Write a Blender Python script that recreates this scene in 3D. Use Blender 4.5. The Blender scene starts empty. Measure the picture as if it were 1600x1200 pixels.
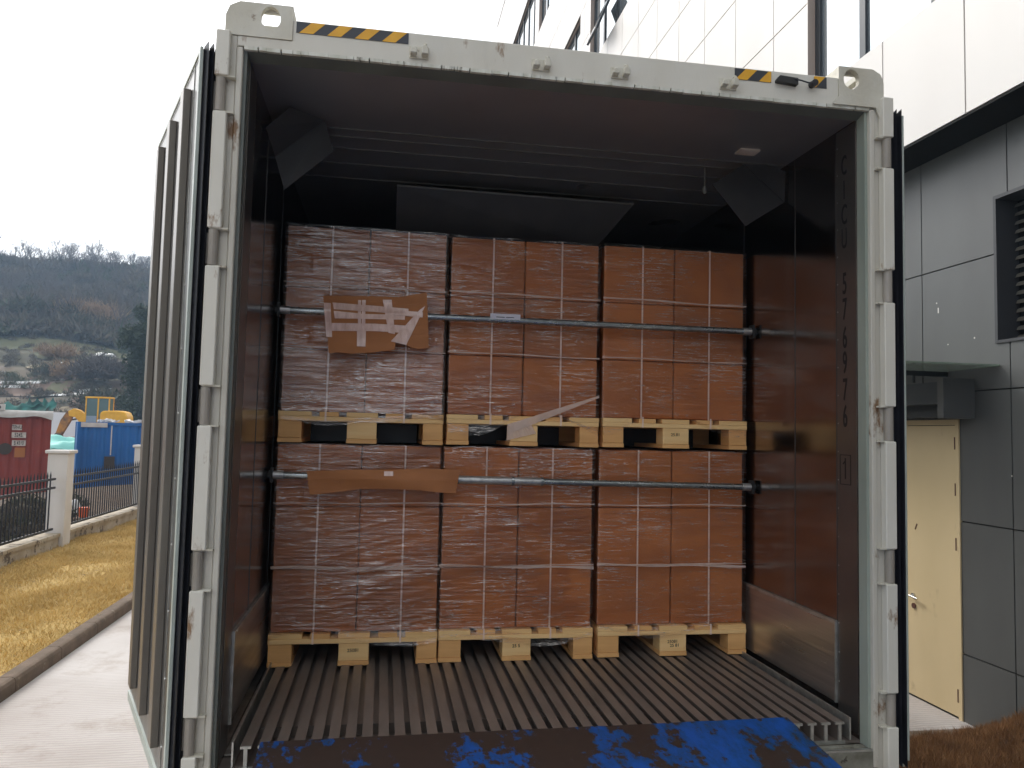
import bpy, bmesh, math, random
import numpy as np
from mathutils import Vector, Matrix, Euler, noise
R = math.radians
random.seed(7); rng = np.random.default_rng(7)
scene = bpy.context.scene
COL = scene.collection

# ------------------------------------------------------------------ camera, world, sun, exposure
cam_d = bpy.data.cameras.new('camera'); cam = bpy.data.objects.new('camera', cam_d); COL.objects.link(cam)
scene.camera = cam
cam_d.sensor_width = 36; cam_d.lens = 36*1208.5/1600; cam_d.clip_start = 0.05; cam_d.clip_end = 3000
_yaw, _pitch, _roll = 0.1630074, 0.0636686, 0.0230402
_F = Vector((math.sin(_yaw)*math.cos(_pitch), math.cos(_yaw)*math.cos(_pitch), math.sin(_pitch)))
_r = Vector((math.cos(_yaw), -math.sin(_yaw), 0)); _u = _r.cross(_F)
_r2 = _r*math.cos(_roll)+_u*math.sin(_roll); _u2 = -_r*math.sin(_roll)+_u*math.cos(_roll)
_M = Matrix((_r2, _u2, -_F)).transposed().to_4x4(); _M.translation = Vector((-0.6494, -2.6525, 1.4584))
cam.matrix_world = _M
scene.render.resolution_x = 1024; scene.render.resolution_y = 768

SUN_EL, SUN_AZ = 42, -38          # azimuth from +y towards +x
world = bpy.data.worlds.new("World"); scene.world = world; world.use_nodes = True
nt = world.node_tree; nt.nodes.clear()
wo = nt.nodes.new('ShaderNodeOutputWorld'); bg = nt.nodes.new('ShaderNodeBackground')
sky = nt.nodes.new('ShaderNodeTexSky'); sky.sky_type = 'NISHITA'; sky.sun_disc = False
sky.sun_elevation = R(SUN_EL); sky.sun_rotation = R(SUN_AZ); sky.air_density = 1.0; sky.dust_density = 6.0; sky.ozone_density = 1.0
hsv = nt.nodes.new('ShaderNodeHueSaturation'); hsv.inputs['Saturation'].default_value = 0.22; hsv.inputs['Value'].default_value = 1.0
nt.links.new(sky.outputs[0], hsv.inputs['Color']); cloud = nt.nodes.new('ShaderNodeMix'); cloud.data_type = 'RGBA'; cloud.inputs[0].default_value = .55; cloud.inputs[7].default_value = (9.2, 9.3, 9.6, 1)   # even overcast
nt.links.new(hsv.outputs[0], cloud.inputs[6]); nt.links.new(cloud.outputs[2], bg.inputs[0])
bg.inputs[1].default_value = 0.15
nt.links.new(bg.outputs[0], wo.inputs[0])
sl = bpy.data.lights.new('sun', 'SUN'); sl.energy = 1.2; sl.angle = R(20); sl.color = (1.0, .95, .88)
so = bpy.data.objects.new('sun', sl); COL.objects.link(so)
_d = Vector((math.sin(R(SUN_AZ))*math.cos(R(SUN_EL)), math.cos(R(SUN_AZ))*math.cos(R(SUN_EL)), math.sin(R(SUN_EL))))
so.rotation_euler = _d.to_track_quat('Z', 'Y').to_euler(); so.location = (-20, 20, 30)
scene.view_settings.view_transform = 'Standard'; scene.view_settings.look = 'None'
scene.view_settings.gamma = 1; scene.view_settings.use_curve_mapping = False
scene.view_settings.exposure = 0.5
G = -0.94                          # ground level (origin is the container base)

# ------------------------------------------------------------------ materials
def newmat(name):
    m = bpy.data.materials.new(name); m.use_nodes = True
    n = m.node_tree; b = n.nodes['Principled BSDF']
    return m, n, b
def mat(name, c, rough=.6, metal=0., c2=None, scale=6., stretch=(1, 1, 1), bump=0., bscale=None, detail=6., coat=0., c3=None, s3=2., t3=.6, spec=.5, rv=0.):
    """principled with two colours mixed by noise, an optional third patchy colour and a bump"""
    m, n, b = newmat(name); N, L = n.nodes, n.links
    b.inputs['Roughness'].default_value = rough; b.inputs['Metallic'].default_value = metal
    b.inputs['Coat Weight'].default_value = coat; b.inputs['Specular IOR Level'].default_value = spec
    tc = N.new('ShaderNodeTexCoord'); mp = N.new('ShaderNodeMapping'); mp.inputs['Scale'].default_value = stretch
    L.new(tc.outputs['Object'], mp.inputs['Vector'])
    if c2 is None:
        b.inputs['Base Color'].default_value = (*c, 1)
        last = None
    else:
        nz = N.new('ShaderNodeTexNoise'); nz.inputs['Scale'].default_value = scale; nz.inputs['Detail'].default_value = detail
        L.new(mp.outputs[0], nz.inputs['Vector'])
        cr = N.new('ShaderNodeValToRGB'); cr.color_ramp.elements[0].position = .35; cr.color_ramp.elements[1].position = .68
        cr.color_ramp.elements[0].color = (*c, 1); cr.color_ramp.elements[1].color = (*c2, 1)
        L.new(nz.outputs[0], cr.inputs[0]); last = cr.outputs[0]
        if rv:
            mr = N.new('ShaderNodeMapRange'); mr.inputs[3].default_value = max(0, rough-rv); mr.inputs[4].default_value = rough+rv
            L.new(nz.outputs[0], mr.inputs[0]); L.new(mr.outputs[0], b.inputs['Roughness'])
        if c3 is not None:
            nz3 = N.new('ShaderNodeTexNoise'); nz3.inputs['Scale'].default_value = s3; nz3.inputs['Detail'].default_value = 9; nz3.inputs['Roughness'].default_value = .65
            L.new(mp.outputs[0], nz3.inputs['Vector'])
            r3 = N.new('ShaderNodeValToRGB'); r3.color_ramp.elements[0].position = t3; r3.color_ramp.elements[1].position = min(1, t3+.06)
            L.new(nz3.outputs[0], r3.inputs[0])
            mx = N.new('ShaderNodeMix'); mx.data_type = 'RGBA'; mx.inputs[7].default_value = (*c3, 1)
            L.new(r3.outputs[0], mx.inputs[0]); L.new(last, mx.inputs[6]); last = mx.outputs[2]
        L.new(last, b.inputs['Base Color'])
    if bump:
        nb = N.new('ShaderNodeTexNoise'); nb.inputs['Scale'].default_value = bscale or scale*3; nb.inputs['Detail'].default_value = 8
        L.new(mp.outputs[0], nb.inputs['Vector'])
        bp = N.new('ShaderNodeBump'); bp.inputs['Strength'].default_value = bump; bp.inputs['Distance'].default_value = .02
        L.new(nb.outputs[0], bp.inputs['Height']); L.new(bp.outputs[0], b.inputs['Normal'])
    return m

M = {}
M['frame'] = mat('cream_paint', (.60, .575, .505), .45, c2=(.50, .475, .41), scale=3, stretch=(1, 1, .5), c3=(.20, .11, .05), s3=7, t3=.615, bump=.06, bscale=40)
M['frame_white'] = mat('white_paint', (.68, .66, .59), .45, c2=(.61, .585, .51), scale=4, stretch=(1, 1, .4), c3=(.25, .15, .08), s3=9, t3=.61, bump=.05, bscale=50)
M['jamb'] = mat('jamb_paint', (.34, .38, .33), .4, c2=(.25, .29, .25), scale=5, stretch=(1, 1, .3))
M['flake'] = mat('flaking_sealant', (.72, .72, .66), .7, c2=(.5, .5, .42), scale=30, c3=(.06, .05, .03), s3=14, t3=.60, stretch=(1, .2, .2))
M['casting'] = mat('casting_paint', (.62, .60, .52), .5, c2=(.50, .47, .38), scale=6, c3=(.17, .10, .05), s3=10, t3=.63, bump=.15, bscale=60)
M['dirtysill'] = mat('dirty_sill', (.30, .30, .25), .6, c2=(.13, .12, .09), scale=12, c3=(.05, .04, .03), s3=18, t3=.55, bump=.2)
M['wall_in'] = mat('inner_panel', (.31, .265, .24), .17, metal=1.0, c2=(.25, .215, .195), scale=2.5, stretch=(1, .4, 1), spec=.6, rv=.06, bump=.018, bscale=4)
M['ceil_in'] = mat('ceiling_panel', (.27, .275, .29), .30, metal=.4, c2=(.22, .225, .24), scale=2, rv=.06, bump=.012, bscale=3)
M['letter_strip'] = mat('dull_strip', (.20, .20, .19), .5, metal=.4, c2=(.165, .165, .155), scale=4)
M['kick'] = mat('brushed_kick_plate', (.56, .53, .50), .30, metal=.9, c2=(.42, .40, .38), scale=30, stretch=(1, .04, 1), rv=.08, bump=.08, bscale=60)
M['tfloor'] = mat('floor_aluminium', (.30, .25, .215), .45, metal=.5, c2=(.21, .175, .15), scale=9, stretch=(1, .25, 1), rv=.1, bump=.05, bscale=60, c3=(.30, .27, .24), s3=40, t3=.72)
M['alu'] = mat('cut_aluminium', (.60, .61, .58), .35, metal=.8, c2=(.40, .40, .37), scale=20, bump=.05)
M['galv'] = mat('galvanised_steel', (.42, .45, .45), .28, metal=.95, c2=(.26, .28, .28), scale=40, stretch=(.4, 1, 1), bump=.03, bscale=90, rv=.1)
M['steel_sleeve'] = mat('zinc_sleeve', (.62, .62, .60), .3, metal=.8, c2=(.42, .42, .42), scale=35, bump=.05)
M['dark'] = mat('dark_metal', (.03, .03, .03), .5, metal=.3)
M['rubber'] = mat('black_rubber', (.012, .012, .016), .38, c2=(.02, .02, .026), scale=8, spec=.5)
M['paleedge'] = mat('pale_edge', (.45, .50, .46), .4, c2=(.36, .40, .36), scale=6)
M['doorskin'] = mat('door_lining', (.16, .155, .145), .3, metal=.55, c2=(.11, .105, .10), scale=5, stretch=(1, 1, .25), rv=.08, bump=.02, c3=(.22, .22, .21), s3=22, t3=.70)
M['rib'] = mat('door_rib', (.25, .23, .20), .35, metal=.5, c2=(.18, .16, .14), scale=5, stretch=(1, 1, .3))
M['carton'] = mat('brown_cardboard', (.47, .165, .050), .62, c2=(.40, .135, .040), scale=3, stretch=(1, 1, 1.6), bump=.05, bscale=60)
M['cardsheet'] = mat('orange_cardboard', (.46, .18, .06), .7, c2=(.37, .14, .048), scale=5, bump=.12, bscale=14)
M['tape'] = mat('tape_with_sheen', (.86, .62, .54), .18, c2=(.70, .46, .38), scale=14, stretch=(3, 1, 1), bump=.3, bscale=22, coat=.6)  # pale pink base holds the light that clear tape would reflect
M['strap'] = mat('white_strap', (.86, .66, .56), .35, c2=(.76, .56, .46), scale=20, coat=.3)
M['wood'] = mat('pine_wood', (.82, .47, .18), .6, c2=(.66, .34, .12), scale=7, stretch=(.35, .35, 3), bump=.08, bscale=50, c3=(.34, .15, .055), s3=5, t3=.70)
M['wood2'] = mat('pale_pine_wood', (.90, .62, .29), .6, c2=(.80, .49, .20), scale=6, stretch=(.3, .3, 4), bump=.08, bscale=50)
M['ink'] = mat('black_ink', (.02, .018, .015), .7)
M['lettering'] = mat('black_lettering', (.012, .012, .012), .5)
M['bluesteel'] = None
M['yellow'] = mat('hazard_yellow', (.80, .42, .02), .4, c2=(.72, .36, .02), scale=20)
M['black'] = mat('hazard_black', (.035, .04, .05), .4)
M['concrete'] = None
M['kerb'] = mat('kerb_concrete', (.16, .11, .075), .9, c2=(.10, .07, .045), scale=5, c3=(.22, .17, .12), s3=9, t3=.6, bump=.25, bscale=40)
M['lawn'] = mat('dry_lawn_soil', (.48, .33, .11), .95, c2=(.36, .235, .07), scale=2.2, c3=(.17, .10, .03), s3=5, t3=.6, bump=.8, bscale=35)
M['blade'] = mat('dry_grass_blade', (.63, .455, .175), .8, c2=(.47, .325, .105), scale=1.3)
M['blade_brown'] = mat('brown_grass_blade', (.34, .18, .075), .85, c2=(.20, .10, .04), scale=6)
M['graypanel'] = mat('grey_metal_panel', (.100, .104, .100), .38, c2=(.080, .082, .080), scale=1.6, stretch=(1, 1, .35), bump=.02, bscale=2.5, rv=.09)
M['whitepanel'] = mat('white_aluminium_panel', (.69, .665, .63), .4, c2=(.64, .61, .575), scale=.9, stretch=(1, 1, .3), rv=.05)
M['joint'] = mat('joint_sealant', (.02, .02, .02), .8)
M['jointw'] = mat('pale_joint_sealant', (.22, .215, .21), .8)
M['soffit'] = mat('shaded_soffit', (.015, .015, .015), .8, spec=.1)  # near-black base has the shadow under the overhang put into it
M['winframe'] = mat('window_frame', (.035, .04, .045), .35, metal=.3)
M['reveal'] = mat('window_reveal', (.42, .34, .29), .5)
M['louvre'] = mat('louvre_metal', (.16, .145, .12), .45, metal=.4, c2=(.12, .11, .09), scale=8)
M['louvre_frame'] = mat('louvre_frame', (.035, .036, .04), .5)
M['ductdark'] = mat('dark_steel_box', (.030, .036, .042), .5, c2=(.045, .052, .055), scale=3)
M['doorpaint'] = mat('cream_door_paint', (.70, .56, .33), .42, c2=(.63, .50, .285), scale=1.6, stretch=(1, 1, .5), bump=.02, bscale=4, c3=(.55, .43, .25), s3=3.5, t3=.62)
M['doorhinge'] = mat('rusty_hinge', (.10, .035, .02), .7)
M['chrome'] = mat('satin_steel', (.6, .6, .58), .22, metal=1)
M['glasscanopy'] = None
M['whitepost'] = mat('white_render', (.70, .67, .64), .75, c2=(.62, .58, .53), scale=2.5, stretch=(1, 1, .5), c3=(.38, .32, .24), s3=4, t3=.72, bump=.05)
M['lowwall'] = mat('weathered_render', (.50, .44, .35), .85, c2=(.36, .29, .20), scale=3, c3=(.12, .09, .06), s3=4, t3=.56, bump=.2)
M['railing'] = mat('black_railing', (.012, .011, .014), .45, metal=.2)
M['redcont'] = mat('rusty_red_paint', (.27, .036, .020), .6, c2=(.19, .026, .016), scale=1.5, c3=(.30, .10, .045), s3=2.4, t3=.62, stretch=(1, 1, .6))
M['bluecont'] = mat('blue_paint', (.006, .13, .42), .55, c2=(.006, .10, .32), scale=1.5, c3=(.05, .08, .12), s3=2.2, t3=.66, stretch=(1, 1, .5))
M['tarp_white'] = mat('dirty_white_tarp', (.62, .60, .57), .6, c2=(.48, .45, .42), scale=4, bump=.2)
M['plate_white'] = mat('white_marking', (.62, .56, .50), .6, c2=(.45, .38, .33), scale=8)
M['exyellow'] = mat('excavator_yellow', (.85, .44, .02), .45, c2=(.75, .36, .01), scale=4)
M['exdark'] = mat('excavator_dark', (.05, .035, .025), .6)
M['exglass'] = mat('cab_glass', (.07, .12, .11), .1, spec=.8)
M['exgrey'] = mat('cab_door', (.25, .30, .38), .5)
M['aqua'] = mat('aqua_sheet', (.20, .55, .48), .6, c2=(.28, .66, .58), scale=1.2, bump=.2)
M['teal'] = mat('green_netting', (.03, .19, .15), .8, c2=(.06, .13, .10), scale=1.5)
M['hoard'] = mat('white_hoarding', (.74, .74, .76), .6)
M['soil'] = mat('bare_soil', (.16, .105, .075), .95, c2=(.11, .072, .05), scale=.5, bump=.4)
M['mulch'] = mat('white_plastic_mulch', (.62, .62, .60), .5)
M['bark'] = mat('grey_bark', (.085, .075, .072), .9, c2=(.12, .10, .09), scale=2)
M['brush'] = mat('brushwood_twigs', (.070, .060, .045), .95, c2=(.135, .108, .070), scale=.15, c3=(.060, .080, .034), s3=.11, t3=.53)
M['reed'] = mat('tan_reeds', (.30, .21, .125), .9, c2=(.24, .14, .07), scale=.8)
M['evergreen'] = mat('evergreen_leaves', (.020, .034, .014), .8, c2=(.035, .05, .02), scale=1.5)
M['shrub'] = mat('shrub_leaves', (.035, .05, .022), .85, c2=(.075, .055, .03), scale=2.5)
M['yelgreen'] = mat('yellow_green_leaves', (.16, .17, .04), .85, c2=(.11, .12, .035), scale=2)
M['ground'] = mat('bare_ground', (.16, .13, .10), .95, c2=(.11, .10, .07), scale=.4, bump=.3)
M['bag'] = mat('white_sack', (.6, .6, .6), .6)
M['orange'] = mat('orange_plastic', (.7, .12, .03), .5)
M['labelpaper'] = mat('label_paper', (.62, .60, .68), .6)
M['flap'] = mat('dark_thin_sheet', (.038, .036, .036), .5, c2=(.024, .024, .026), scale=6)
M['numpanel'] = mat('number_panel', (.20, .18, .165), .3, metal=.8, c2=(.16, .145, .135), scale=4)
M['seam'] = mat('seam_metal', (.10, .09, .085), .5, metal=.5)
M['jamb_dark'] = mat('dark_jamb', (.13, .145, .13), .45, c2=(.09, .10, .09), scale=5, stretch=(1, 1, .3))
M['hingegrey'] = mat('hinge_grey', (.34, .31, .27), .45, c2=(.26, .235, .20), scale=6, c3=(.16, .08, .04), s3=12, t3=.66)
M['darksoil'] = mat('dark_leaf_litter', (.075, .05, .032), .95, c2=(.14, .095, .06), scale=3, bump=.6)
M['tyre'] = mat('tyre', (.015, .015, .015), .8)
M['chassis'] = mat('chassis_steel', (.05, .02, .015), .6)

def _vary():
    n = M['carton'].node_tree; b = n.nodes['Principled BSDF']; src = b.inputs['Base Color'].links[0].from_socket
    oi = n.nodes.new('ShaderNodeObjectInfo'); mr = n.nodes.new('ShaderNodeMapRange'); mr.inputs[3].default_value = .86; mr.inputs[4].default_value = 1.12
    hs = n.nodes.new('ShaderNodeHueSaturation'); n.links.new(oi.outputs['Random'], mr.inputs[0]); n.links.new(mr.outputs[0], hs.inputs['Value']); n.links.new(src, hs.inputs['Color'])
    n.links.new(hs.outputs[0], b.inputs['Base Color'])
_vary()
def _blue():
    m, n, b = newmat('worn_blue_paint_on_rust'); N, L = n.nodes, n.links
    tc = N.new('ShaderNodeTexCoord')
    a = N.new('ShaderNodeTexNoise'); a.inputs['Scale'].default_value = 4.2; a.inputs['Detail'].default_value = 14; a.inputs['Roughness'].default_value = .70
    mpb = N.new('ShaderNodeMapping'); mpb.inputs['Scale'].default_value = (1.25, .55, 1); mpb.inputs['Rotation'].default_value = (0, 0, R(12)); L.new(tc.outputs['Object'], mpb.inputs[0])
    L.new(mpb.outputs[0], a.inputs['Vector'])
    sx = N.new('ShaderNodeSeparateXYZ'); L.new(tc.outputs['Object'], sx.inputs[0])
    g = N.new('ShaderNodeMapRange'); g.inputs[1].default_value = -.2; g.inputs[2].default_value = .95; g.inputs[3].default_value = .012; g.inputs[4].default_value = .07
    L.new(sx.outputs[0], g.inputs[0])
    ad = N.new('ShaderNodeMath'); ad.operation = 'ADD'; L.new(a.outputs[0], ad.inputs[0]); L.new(g.outputs[0], ad.inputs[1])
    r = N.new('ShaderNodeValToRGB'); r.color_ramp.elements[0].position = .735; r.color_ramp.elements[1].position = .765
    c = N.new('ShaderNodeTexNoise'); c.inputs['Scale'].default_value = 26; c.inputs['Detail'].default_value = 10; c.inputs['Roughness'].default_value = .7
    L.new(tc.outputs['Object'], c.inputs['Vector'])
    c2 = N.new('ShaderNodeMath'); c2.operation = 'MULTIPLY_ADD'; c2.inputs[1].default_value = .42; L.new(c.outputs[0], c2.inputs[0]); L.new(ad.outputs[0], c2.inputs[2])
    L.new(c2.outputs[0], r.inputs[0])
    rb = N.new('ShaderNodeValToRGB'); rb.color_ramp.elements[0].color = (.006, .045, .085, 1); rb.color_ramp.elements[1].color = (.004, .085, .40, 1)
    rb.color_ramp.elements[0].position = .44; rb.color_ramp.elements[1].position = .60; L.new(a.outputs[0], rb.inputs[0])
    rr = N.new('ShaderNodeValToRGB'); rr.color_ramp.elements[0].color = (.030, .019, .015, 1); rr.color_ramp.elements[1].color = (.055, .032, .022, 1)
    L.new(c.outputs[0], rr.inputs[0])
    mx = N.new('ShaderNodeMix'); mx.data_type = 'RGBA'; L.new(r.outputs[0], mx.inputs[0]); L.new(rr.outputs[0], mx.inputs[6]); L.new(rb.outputs[0], mx.inputs[7])
    L.new(mx.outputs[2], b.inputs['Base Color']); b.inputs['Roughness'].default_value = .55
    bp = N.new('ShaderNodeBump'); bp.inputs['Strength'].default_value = .25; bp.inputs['Distance'].default_value = .01
    L.new(r.outputs[0], bp.inputs['Height']); L.new(bp.outputs[0], b.inputs['Normal'])
    return m
M['bluesteel'] = _blue()
def _concrete():
    m, n, b = newmat('brushed_concrete'); N, L = n.nodes, n.links
    tc = N.new('ShaderNodeTexCoord')
    a = N.new('ShaderNodeTexNoise'); a.inputs['Scale'].default_value = .5; a.inputs['Detail'].default_value = 8; L.new(tc.outputs['Object'], a.inputs['Vector'])
    r = N.new('ShaderNodeValToRGB'); r.color_ramp.elements[0].color = (.40, .355, .325, 1); r.color_ramp.elements[1].color = (.54, .505, .48, 1)
    r.color_ramp.elements[0].position = .35; r.color_ramp.elements[1].position = .62; L.new(a.outputs[0], r.inputs[0])
    w = N.new('ShaderNodeTexWave'); w.wave_type = 'BANDS'; w.bands_direction = 'Y'; w.inputs['Scale'].default_value = 7; w.inputs['Distortion'].default_value = 2.5; w.inputs['Detail'].default_value = 3
    L.new(tc.outputs['Object'], w.inputs['Vector'])
    mx = N.new('ShaderNodeMix'); mx.data_type = 'RGBA'; mx.blend_type = 'MULTIPLY'; mx.inputs[0].default_value = .12
    s1 = N.new('ShaderNodeTexNoise'); s1.inputs['Scale'].default_value = 1.4; s1.inputs['Detail'].default_value = 11; s1.inputs['Roughness'].default_value = .7; L.new(tc.outputs['Object'], s1.inputs['Vector'])
    sr = N.new('ShaderNodeValToRGB'); sr.color_ramp.elements[0].position = .52; sr.color_ramp.elements[0].color = (1, 1, 1, 1); sr.color_ramp.elements[1].position = .70; sr.color_ramp.elements[1].color = (.62, .54, .46, 1); L.new(s1.outputs[0], sr.inputs[0])
    m0 = N.new('ShaderNodeMix'); m0.data_type = 'RGBA'; m0.blend_type = 'MULTIPLY'; m0.inputs[0].default_value = .8; L.new(r.outputs[0], m0.inputs[6]); L.new(sr.outputs[0], m0.inputs[7])
    L.new(m0.outputs[2], mx.inputs[6]); L.new(w.outputs[0], mx.inputs[7]); L.new(mx.outputs[2], b.inputs['Base Color'])
    b.inputs['Roughness'].default_value = .85
    bp = N.new('ShaderNodeBump'); bp.inputs['Strength'].default_value = .4; bp.inputs['Distance'].default_value = .01; L.new(w.outputs[0], bp.inputs['Height']); L.new(bp.outputs[0], b.inputs['Normal'])
    return m
M['concrete'] = _concrete()
def _terrain():
    m, n, b = newmat('hillside_ground'); N, L = n.nodes, n.links
    tc = N.new('ShaderNodeTexCoord')
    a = N.new('ShaderNodeTexNoise'); a.inputs['Scale'].default_value = .16; a.inputs['Detail'].default_value = 12; L.new(tc.outputs['Object'], a.inputs['Vector'])
    r = N.new('ShaderNodeValToRGB'); e = r.color_ramp.elements
    e[0].position = .36; e[0].color = (.070, .055, .035, 1); e[1].position = .66; e[1].color = (.135, .095, .065, 1)
    k = e.new(.48); k.color = (.072, .068, .034, 1); k = e.new(.57); k.color = (.125, .098, .06, 1)
    L.new(a.outputs[0], r.inputs[0]); L.new(r.outputs[0], b.inputs['Base Color']); b.inputs['Roughness'].default_value = .95
    return m
M['terrain'] = _terrain()
def _glass():
    m, n, b = newmat('green_canopy_glass'); b.inputs['Base Color'].default_value = (.20, .27, .20, 1); b.inputs['Roughness'].default_value = .15
    b.inputs['Alpha'].default_value = .62
    return m
M['glasscanopy'] = _glass()
def _winglass():
    m, n, b = newmat('window_glass'); b.inputs['Base Color'].default_value = (.42, .47, .50, 1); b.inputs['Roughness'].default_value = .06
    b.inputs['Metallic'].default_value = .75
    return m
M['winglass'] = _winglass()
def _film(name, seed, ang, amount, base):
    m = bpy.data.materials.new(name); m.use_nodes = True; n = m.node_tree; N, L = n.nodes, n.links; N.clear()
    out = N.new('ShaderNodeOutputMaterial'); tr = N.new('ShaderNodeBsdfTransparent'); tr.inputs[0].default_value = (.97, .955, .94, 1)
    gl = N.new('ShaderNodeBsdfGlossy'); gl.inputs['Roughness'].default_value = .09; gl.inputs[0].default_value = (.95, .93, .93, 1)
    g2 = N.new('ShaderNodeBsdfGlossy'); g2.inputs['Roughness'].default_value = .38; g2.inputs[0].default_value = (1, .93, .87, 1)
    tc = N.new('ShaderNodeTexCoord')
    def nz(scale3, rot, sc, det, dist, off):
        mp = N.new('ShaderNodeMapping'); mp.inputs['Rotation'].default_value = (0, R(rot), 0); mp.inputs['Scale'].default_value = scale3
        mp.inputs['Location'].default_value = (seed*3.7+off, seed+off, seed*1.3); L.new(tc.outputs['Object'], mp.inputs[0])
        q = N.new('ShaderNodeTexNoise'); q.inputs['Scale'].default_value = sc; q.inputs['Detail'].default_value = det; q.inputs['Distortion'].default_value = dist
        L.new(mp.outputs[0], q.inputs['Vector']); return q.outputs[0]
    def ramp(v, stops):
        r_ = N.new('ShaderNodeValToRGB'); e = r_.color_ramp.elements
        e[0].position, e[0].color = stops[0][0], (stops[0][1],)*3+(1,); e[1].position, e[1].color = stops[-1][0], (stops[-1][1],)*3+(1,)
        for p_, c_ in stops[1:-1]: k_ = e.new(p_); k_.color = (c_,)*3+(1,)
        L.new(v, r_.inputs[0]); return r_.outputs[0]
    def math_(op, a_, b_):
        q = N.new('ShaderNodeMath'); q.operation = op
        for i_, v_ in enumerate((a_, b_)):
            if isinstance(v_, (int, float)): q.inputs[i_].default_value = v_
            else: L.new(v_, q.inputs[i_])
        return q.outputs[0]
    big = nz((2.2, 1, 38), ang, 1.6, 5, .5, 0)
    bp = N.new('ShaderNodeBump'); bp.inputs['Distance'].default_value = .010; bp.inputs['Strength'].default_value = .8; L.new(big, bp.inputs['Height'])
    for g_ in (gl, g2): L.new(bp.outputs[0], g_.inputs['Normal'])
    l1 = ramp(nz((2.0, 1, 42), ang, 2.0, 3, .25, 5), [(.476, 0), (.496, 1), (.516, 0)])
    l2 = ramp(nz((3.0, 1, 60), ang*.3-4, 2.2, 2, .2, 11), [(.545, 0), (.564, 1), (.583, 0)])
    l3 = ramp(nz((9, 1, 30), -ang*1.5+25, 2.0, 3, 1.2, 17), [(.60, 0), (.62, 1), (.65, 0)])
    k1 = ramp(nz((1, 1, 1.4), 0, 3.6, 2, 0, 23), [(.42, .0), (.60, 1)])
    k2 = ramp(nz((1, 1, 1.6), 0, 5.0, 2, 0, 31), [(.44, .0), (.60, 1)])
    k3 = ramp(nz((1, 1, 1), 0, 6.0, 2, 0, 37), [(.56, 0), (.68, 1)])
    lines = math_('MAXIMUM', math_('MAXIMUM', math_('MULTIPLY', l1, k1), math_('MULTIPLY', l2, k2)), math_('MULTIPLY', l3, k3))
    fr = N.new('ShaderNodeFresnel'); fr.inputs['IOR'].default_value = 1.5; L.new(bp.outputs[0], fr.inputs['Normal'])
    lay = ramp(nz((1, 1, 2.2), ang*2, 2.6, 4, 1.5, 43), [(.40, .30), (.52, .9), (.62, 1.0)])   # overlapping layers of film
    f1 = N.new('ShaderNodeMath'); f1.operation = 'MULTIPLY'; f1.use_clamp = True; L.new(fr.outputs[0], f1.inputs[0]); L.new(math_('MULTIPLY', lay, base), f1.inputs[1])
    mx = N.new('ShaderNodeMixShader'); L.new(f1.outputs[0], mx.inputs[0]); L.new(tr.outputs[0], mx.inputs[1]); L.new(gl.outputs[0], mx.inputs[2])
    m3 = N.new('ShaderNodeMixShader'); L.new(math_('MULTIPLY', lines, amount*.85), m3.inputs[0]); L.new(mx.outputs[0], m3.inputs[1]); L.new(g2.outputs[0], m3.inputs[2])
    L.new(m3.outputs[0], out.inputs[0])
    return m

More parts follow.
